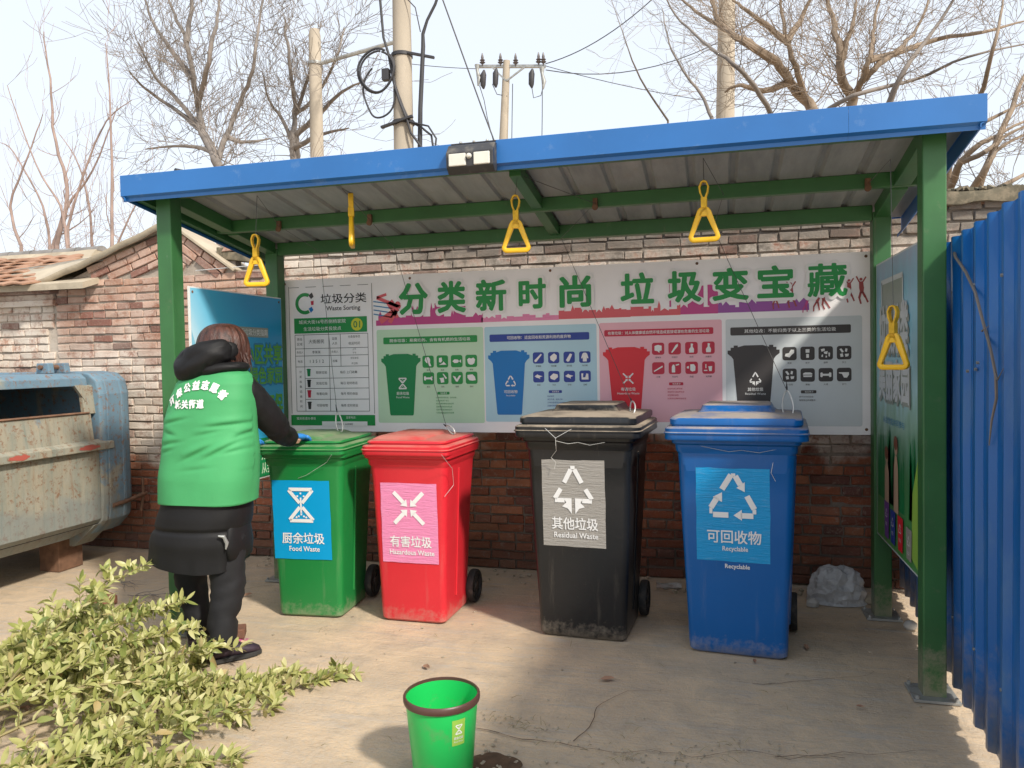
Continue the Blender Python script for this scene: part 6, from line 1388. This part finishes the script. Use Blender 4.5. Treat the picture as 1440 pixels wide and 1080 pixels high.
# ------------------------------------------------------------------ poles and wires beyond the wall
def build_poles():
    # main utility pole with coiled cable
    r = thing('utility_pole', 'tan concrete utility pole with black cable coils and a side conduit', 'utility pole', (-3.73, 9.0, 0))
    b = MB(); b.tube([(-3.735, 9, 0), (-3.735, 9, 4.1), (-3.72, 9, 6.0), (-3.70, 9, 8.6)], [.145, .124, .112, .098], 28); obj('shaft', b.mesh('shaft', smooth=60), MT['pole'], r)
    for z, w in ((5.30, .122), (4.47, .128)):
        b = MB(); b.lathe([(w, -.025), (w+.012, -.02), (w+.012, .02), (w, .025)], 24, (-3.73, 9, z)); o = obj('clamp', b.mesh('clamp', smooth=40), MT['cable'], r)
    for q in (0, 1, 2):
        b = MB()
        if q == 0: b.bar((-3.62, 8.93, 5.30), (-3.28, 8.93, 5.20), .04, .03)
        elif q == 1: b.bar((-3.97, 8.86, 4.40), (-3.55, 8.86, 4.50), .05, .03)
        else: b.box(-3.95, -3.86, 8.86, 8.94, 4.98, 5.12)
        obj('bracket', b.mesh('bracket', bevel=.004), MT['cable'], r)
    b = MB(); b.tube([(-3.50, 8.93, 3.9), (-3.475, 8.93, 4.6), (-3.42, 8.93, 5.35), (-3.42, 8.93, 5.50), (-3.36, 8.93, 5.66), (-3.25, 8.93, 5.84), (-3.18, 8.93, 6.02), (-3.1, 8.93, 6.5)], [.032, .030, .028, .022, .018, .018, .018, .018], 8); obj('conduit', b.mesh('conduit', smooth=50), MT['cable'], r)
    def coil(cx, cz, rx, rz, y, a0, a1, ph, rad=.016):
        return [(cx+rx*math.cos(R(a0+(a1-a0)*i/30))+.015*math.sin(i*.5+ph), y, cz+rz*math.sin(R(a0+(a1-a0)*i/30))) for i in range(31)]
    for pts, rd in ((coil(-4.02, 5.10, .235, .27, 8.86, 60, 400, 0), .015), (coil(-4.00, 5.08, .215, .25, 8.84, 80, 430, 1), .013), (coil(-3.99, 4.86, .21, .33, 8.88, 120, 360, 2), .012),
        ([(-3.97, 8.88, 6.6), (-3.955, 8.88, 6.0), (-3.92, 8.88, 5.5), (-3.86, 8.88, 5.30), (-3.80, 8.88, 4.95), (-3.72, 8.86, 4.70), (-3.62, 8.86, 4.45), (-3.58, 8.86, 4.3), (-3.45, 8.86, 4.12), (-3.3, 8.86, 3.9)], .016),
        ([(-3.84, 8.88, 5.25), (-3.78, 8.88, 4.9), (-3.68, 8.88, 4.62), (-3.60, 8.88, 4.45), (-3.45, 8.88, 4.36), (-3.32, 8.88, 4.25), (-3.30, 8.88, 4.1), (-3.36, 8.88, 3.9)], .014),
        ([(-3.60, 8.86, 4.44), (-3.48, 8.86, 4.40), (-3.35, 8.86, 4.36), (-3.25, 8.86, 4.20), (-3.28, 8.86, 4.0)], .012), ([(-3.66, 8.9, 6.0), (-3.50, 8.9, 5.82), (-3.44, 8.9, 5.52)], .007)):
        b = MB(); b.tube(pts, rd, 7); obj('cable', b.mesh('cable', smooth=60), MT['cable'], r)
    # blunt concrete stub pole with a strut
    r = thing('stub_pole', 'short blunt concrete pole standing left of the cable pole', 'pole', (-8.22, 15, 0))
    b = MB(); b.tube([(-8.24, 15, 0), (-8.23, 15, 5.5), (-8.21, 15, 8.5), (-8.21, 15, 8.62)], [.17, .145, .125, .100], 24); obj('shaft', b.mesh('shaft', smooth=40), MT['pole'], r)
    b = MB(); b.lathe([(.128, -.03), (.15, -.03), (.15, .03), (.128, .03)], 20, (-8.21, 15, 7.9)); obj('clamp', b, MT['galv'], r)
    b = MB(); b.tube([(-8.06, 15, 7.90), (-6.35, 15.2, 8.24)], .045, 8); obj('strut', b, MT['galv'], r)
    # far pole with crossarm and insulators
    r = thing('power_pole', 'distant concrete power pole with crossarm, insulators and drop fuses', 'power pole', (-6.7, 25, 0))
    b = MB(); b.tube([(-6.95, 25, 0), (-6.79, 25, 8.7), (-6.62, 25, 11.45)], [.22, .15, .115], 20); obj('shaft', b.mesh('shaft', smooth=60), MT['pole'], r)
    b = MB(); b.bar((-7.62, 25, 11.38), (-5.30, 25, 11.12), .10, .09); b.bar((-6.62, 24.9, 10.75), (-7.1, 24.9, 11.26), .05); b.bar((-6.62, 24.9, 10.75), (-5.95, 24.9, 11.16), .05); obj('crossarm', b, MT['galv'], r)
    for x, z in ((-7.45, 11.42), (-6.82, 11.35), (-5.52, 11.22), (-5.36, 11.2), (-6.3, 11.28)):
        b = MB(); b.lathe([(.02, -.06), (.03, 0), (.10, .05), (.05, .09), (.09, .13), (.045, .17), (.05, .22), (.015, .36)], 12, (x, 24.95, z)); obj('insulator', b.mesh('insulator', smooth=40), mat('insulator_glaze', (.10, .085, .085), .3, .1, 3) if 'insulator_glaze' not in bpy.data.materials else bpy.data.materials['insulator_glaze'], r)
    for x, z in ((-7.38, 11.2), (-6.95, 11.2), (-5.72, 11.05)):
        b = MB(); b.tube([(x, 24.9, z), (x-.03, 24.9, z-.15), (x-.05, 24.9, z-.50), (x-.03, 24.9, z-.62)], [.03, .10, .09, .03], 10); obj('drop_fuse', b.mesh('drop_fuse', smooth=50), MT['cable'], r)
    for x, z in ((-7.62, 11.3), (-5.40, 10.95)):
        b = MB(); b.tube([(x, 24.9, z+.1), (x, 24.9, z-.10), (x+.06, 24.9, z-.35), (x+.02, 24.9, z-.6)], [.09, .05, .08, .03], 10); obj('dead_end_insulator', b.mesh('dead_end_insulator', smooth=50), MT['galv'], r)
    for pts in ([(-7.1, 24.9, 10.7), (-6.95, 24.9, 10.35), (-6.6, 24.9, 10.25)], [(-5.76, 24.9, 10.5), (-5.7, 24.9, 10.1), (-5.45, 24.9, 10.15), (-5.38, 24.9, 10.4)], [(-7.55, 24.9, 10.7), (-7.4, 24.9, 10.2), (-7.3, 24.9, 9.6), (-7.0, 24.9, 8.4), (-6.95, 24.9, 7)], [(-5.40, 24.9, 10.4), (-5.42, 24.9, 9.5), (-5.5, 24.9, 7)], [(-6.38, 24.8, 10.6), (-6.42, 24.8, 9.5), (-6.5, 24.8, 7)]):
        b = MB(); b.tube(pts, .014, 5); obj('jumper_wire', b, MT['cable'], r)
    # pale pole behind the right tree
    r = thing('slim_pole', 'pale slim concrete pole behind the bare tree on the right', 'pole', (.18, 12, 0))
    b = MB(); b.tube([(.12, 12, 0), (.18, 12, 5.0), (.23, 12, 7.2), (.25, 12, 9)], [.17, .135, .115, .10], 20); obj('shaft', b.mesh('shaft', smooth=60), MT['pole'], r)
    # wires
    def wire(pts, rad, lab):
        b = MB(); b.tube(pts, rad, 5); tag(obj('overhead_wire', b, MT['cable']), lab, 'wire')
    def sag(a, c, s, n=14):
        a, c = Vector(a), Vector(c); return [a+(c-a)*i/n-Vector((0, 0, s*4*(i/n)*(1-i/n))) for i in range(n+1)]
    wire([(-3.18, 9, 5.92), (-2.7, 9, 4.54), (-2.45, 9, 3.85), (-1.9, 9.2, 2.4)], .009, 'slanting guy wire from the cable pole down behind the solar lamp')
    wire(sag((-5.30, 25, 11.2), (-1.2, 24, 12.8), .35), .016, 'upper power line rising right from the distant crossarm')
    wire(sag((-5.30, 25, 11.0), (3, 27, 13.6), 1.1), .016, 'lower power line sagging right from the distant crossarm')
    wire(sag((-5.35, 25, 11.15), (4, 28, 9.6), .3), .012, 'thin line crossing down behind the right tree')
    wire(sag((-7.6, 25, 11.3), (-16, 26, 14), .3), .012, 'thin line leaving the crossarm to the left')
    b = MB(); b.tube([(-3.95, 5.22, 2.245), (-3.6, 5.22, 2.255), (-3.2, 5.2, 2.262), (-2.96, 4.74, 2.25)], .0035, 5); tag(obj('tie_wire', b, MT['white_wire']), 'thin pale wire tied along the wall head by the left back post', 'wire')
build_poles()

# ------------------------------------------------------------------ bare winter trees
def twigs(b, p, d, L, rad, depth, rr, up=.10, minr=.0015, sides=3, wild=.22):
    n = 4; pts = [p.copy()]; q = p.copy(); dd = d.copy()
    for i in range(n):
        dd = (dd+Vector((rr.gauss(0, wild), rr.gauss(0, wild), rr.gauss(0, wild*.7)+up*.5))).normalized(); q = q+dd*L/n; pts.append(q.copy())
    b.tube(pts, [max(minr, rad*(1-.55*i/n)) for i in range(n+1)], sides, cap=False)
    if depth <= 0: return
    k = rr.choice((2, 2, 3))
    for j in range(k):
        i = rr.randint(1, n); base = pts[i]; ax = Vector((rr.gauss(0, 1), rr.gauss(0, 1), rr.gauss(0, 1))).normalized(); nd = (dd+ax*.75+Vector((0, 0, up))).normalized()
        twigs(b, base, nd, L*rr.uniform(.55, .85), max(minr, rad*.5), depth-1, rr, up, minr, sides, wild)
def smooth_path(P, n=4):
    out = []
    for i in range(len(P)-1):
        a = P[max(i-1, 0)]; b_ = P[i]; c = P[i+1]; d = P[min(i+2, len(P)-1)]
        for k in range(n):
            t = k/n; out.append(.5*((2*b_)+(-a+c)*t+(2*a-5*b_+4*c-d)*t*t+(-a+3*b_-3*c+d)*t**3))
    out.append(P[-1]); return out
def limb_tree(key, lab, r0, m, seed, twig_len, depth, dens, minr, up=.1, shared=True, sub=None, wild=.22, twr=.25):
    rr = random.Random(seed); limbs = [[Vector(p) for p in l] for l in (sub or LIMBS[key])]
    allp = {}; 
    for i, l in enumerate(limbs):
        for p in l[1:]: allp.setdefault((round(p.x, 2), round(p.z, 2)), []).append(i)
    x0, y0 = limbs[0][0].x, limbs[0][0].y
    r = thing('bare_tree', lab, 'tree', (x0, y0, 0), 0, 'bare winter trees beyond the wall')
    tb = MB(); cb = MB(); base = Vector((x0, y0, 0))
    for i, l in enumerate(limbs):
        owner = (round(l[0].x, 2), round(l[0].z, 2)) in allp
        rad0 = r0 if i == 0 else r0*(.62 if owner else .8)
        pts = smooth_path(l)
        if not owner:
            low = l[0]; st = [base+Vector((.05*i, .04*i, 0)), Vector((low.x*.6+base.x*.4, low.y, low.z*.55)), low]; pre = smooth_path(st, 3)
            tb.tube(pre, [rad0*1.5-(rad0*.5)*k/(len(pre)-1) for k in range(len(pre))], 9)
        n = len(pts); L = sum((pts[k+1]-pts[k]).length for k in range(n-1))
        rads = [max(minr*2, rad0*(1-.78*k/(n-1))) for k in range(n)]
        pts = [p+Vector((rr.gauss(0, rad0*.18), rr.gauss(0, rad0*.18), 0)) if 0 < k < n-1 else p for k, p in enumerate(pts)]
        (tb if (i == 0 or not owner) else cb).tube(pts, rads, 8)
        for k in range(1, n):
            for s in range(dens if (k % 2 or k == n-1) else dens-1):
                d = (pts[k]-pts[k-1]).normalized(); ax = Vector((rr.gauss(0, 1), rr.gauss(0, .8), rr.gauss(0, 1))).normalized(); nd = (d*.7+ax*.9+Vector((0, 0, .25))).normalized()
                twigs(cb, pts[k], nd, twig_len*rr.uniform(.5, 1.15), max(minr, rads[k]*twr), depth, rr, up, minr, 3, wild)
    obj('trunk', tb.mesh('trunk', smooth=60), m, r); me = bpy.data.meshes.new('crown'); me.from_pydata(cb.v, [], cb.f); obj('crown', me, m, r)
limb_tree('A', 'broad bare tree with dense fine twigs above the left end of the roof', .105, MT['bark_grey'], 1, 1.25, 2, 2, .0050, wild=.16, twr=.16)
limb_tree('B', 'narrow bare tree behind the short blunt pole', .09, MT['bark_grey'], 2, 1.1, 2, 2, .0050, wild=.16, twr=.16)
limb_tree('C', 'bare tree with a dark forked trunk above the right part of the roof', .062, MT['bark'], 3, .70, 2, 2, .0020, wild=.22, twr=.14)
limb_tree('D', 'large bare tree leaning left with thick brown limbs in front of the slim pole', .072, MT['bark'], 4, .75, 2, 2, .0020, wild=.22, twr=.14)
limb_tree('E', 'bare tree with tan limbs fanning right beyond the right roof corner', .042, MT['bark'], 5, .45, 2, 1, .0018, wild=.22, twr=.16)
for i, (lab, sd) in enumerate((('slender bare sapling leaning left right of the far power pole', 11), ('slender curved bare sapling left of the slim pole', 12), ('thin upright bare sapling near the right roof end', 13), ('thin bare sapling reaching low to the right above the roof', 14), ('thinnest arching sapling alone in the sky left of the slim pole', 15))):
    limb_tree('F', lab, (.028, .020, .030, .026, .012)[i], MT['bark_grey'], sd, .55, 2 if i in (2, 3) else 1, 1, .0018, sub=[LIMBS['F'][i]], wild=.3)
SAP = [([(-8.60,8.5,3.16),(-8.39,8.5,3.86),(-8.56,8.5,4.54),(-8.61,8.5,5.39),(-8.68,8.5,6.02)], .030, 'tall kinked sapling at the far left above the tiled roof'),
       ([(-7.25,8,3.01),(-7.22,8,3.85),(-7.20,8,4.72),(-7.24,8,5.50)], .022, 'straight single-stem sapling just left of the shelter roof'),
       ([(-8.66,8.5,3.16),(-8.40,8.5,3.67),(-7.97,8.5,4.11),(-7.54,8.5,4.91)], .024, 'sapling leaning right across the straight one'),
       ([(-7.93,8,3.05),(-8.01,8,3.55),(-8.38,8,4.12),(-8.78,8,5.15)], .020, 'sapling leaning left above the ridge tiles'),
       ([(-8.49,9,3.22),(-8.52,9,3.77),(-8.68,9,4.38),(-8.97,9,4.81)], .020, 'short sapling in the middle of the left thicket'),
       ([(-9.20,8.5,3.19),(-9.35,8.5,3.74),(-9.02,8.5,4.39),(-8.75,8.5,4.93)], .022, 'bent sapling at the left edge of the photo'),
       ([(-9.23,9,3.26),(-9.33,9,3.83),(-9.80,9,4.63),(-10.05,9,4.80)], .020, 'sapling leaning out of the photo at the left edge'),
       ([(-8.21,8.3,3.34),(-7.90,8.3,4.06),(-7.54,8.3,4.66),(-7.14,8.3,4.89)], .018, 'thin sapling arching right toward the roof'),
       ([(-8.52,9.5,3.29),(-8.18,9.5,3.84),(-7.80,9.5,4.22)], .016, 'lowest thin sapling behind the gable')]
for k, (p, rd, lab) in enumerate(SAP):
    limb_tree('S', 'bare reddish '+lab, rd, MT['bark_pink'], 30+k, .60, 1, 1, .0022, sub=[p], up=.35, wild=.14, twr=.4)
def hedge():
    rr = random.Random(77)
    for x0, x1, y, n, m, lab in ((-9.6, -4.6, 8.5, 26, MT['bark_pink'], 'tangle of low bare brush behind the tiled roof and the gable'), (1.8, 3.8, 6.6, 14, MT['bark'], 'tangle of low bare brush above the right end of the wall')):
        b = MB()
        for i in range(n):
            p = Vector((rr.uniform(x0, x1), y+rr.uniform(-.4, .6), 1.6)); twigs(b, p, Vector((rr.gauss(0, .3), 0, 1)).normalized(), rr.uniform(1.0, 1.9) if x0 < 0 else rr.uniform(.8, 1.6), .006, 3, rr, .1, .0020, 3, .18)
        me = bpy.data.meshes.new('brushwood'); me.from_pydata(b.v, [], b.f); o = obj('brushwood', me, m); tag(o, lab, 'brush', kind='stuff')
hedge()
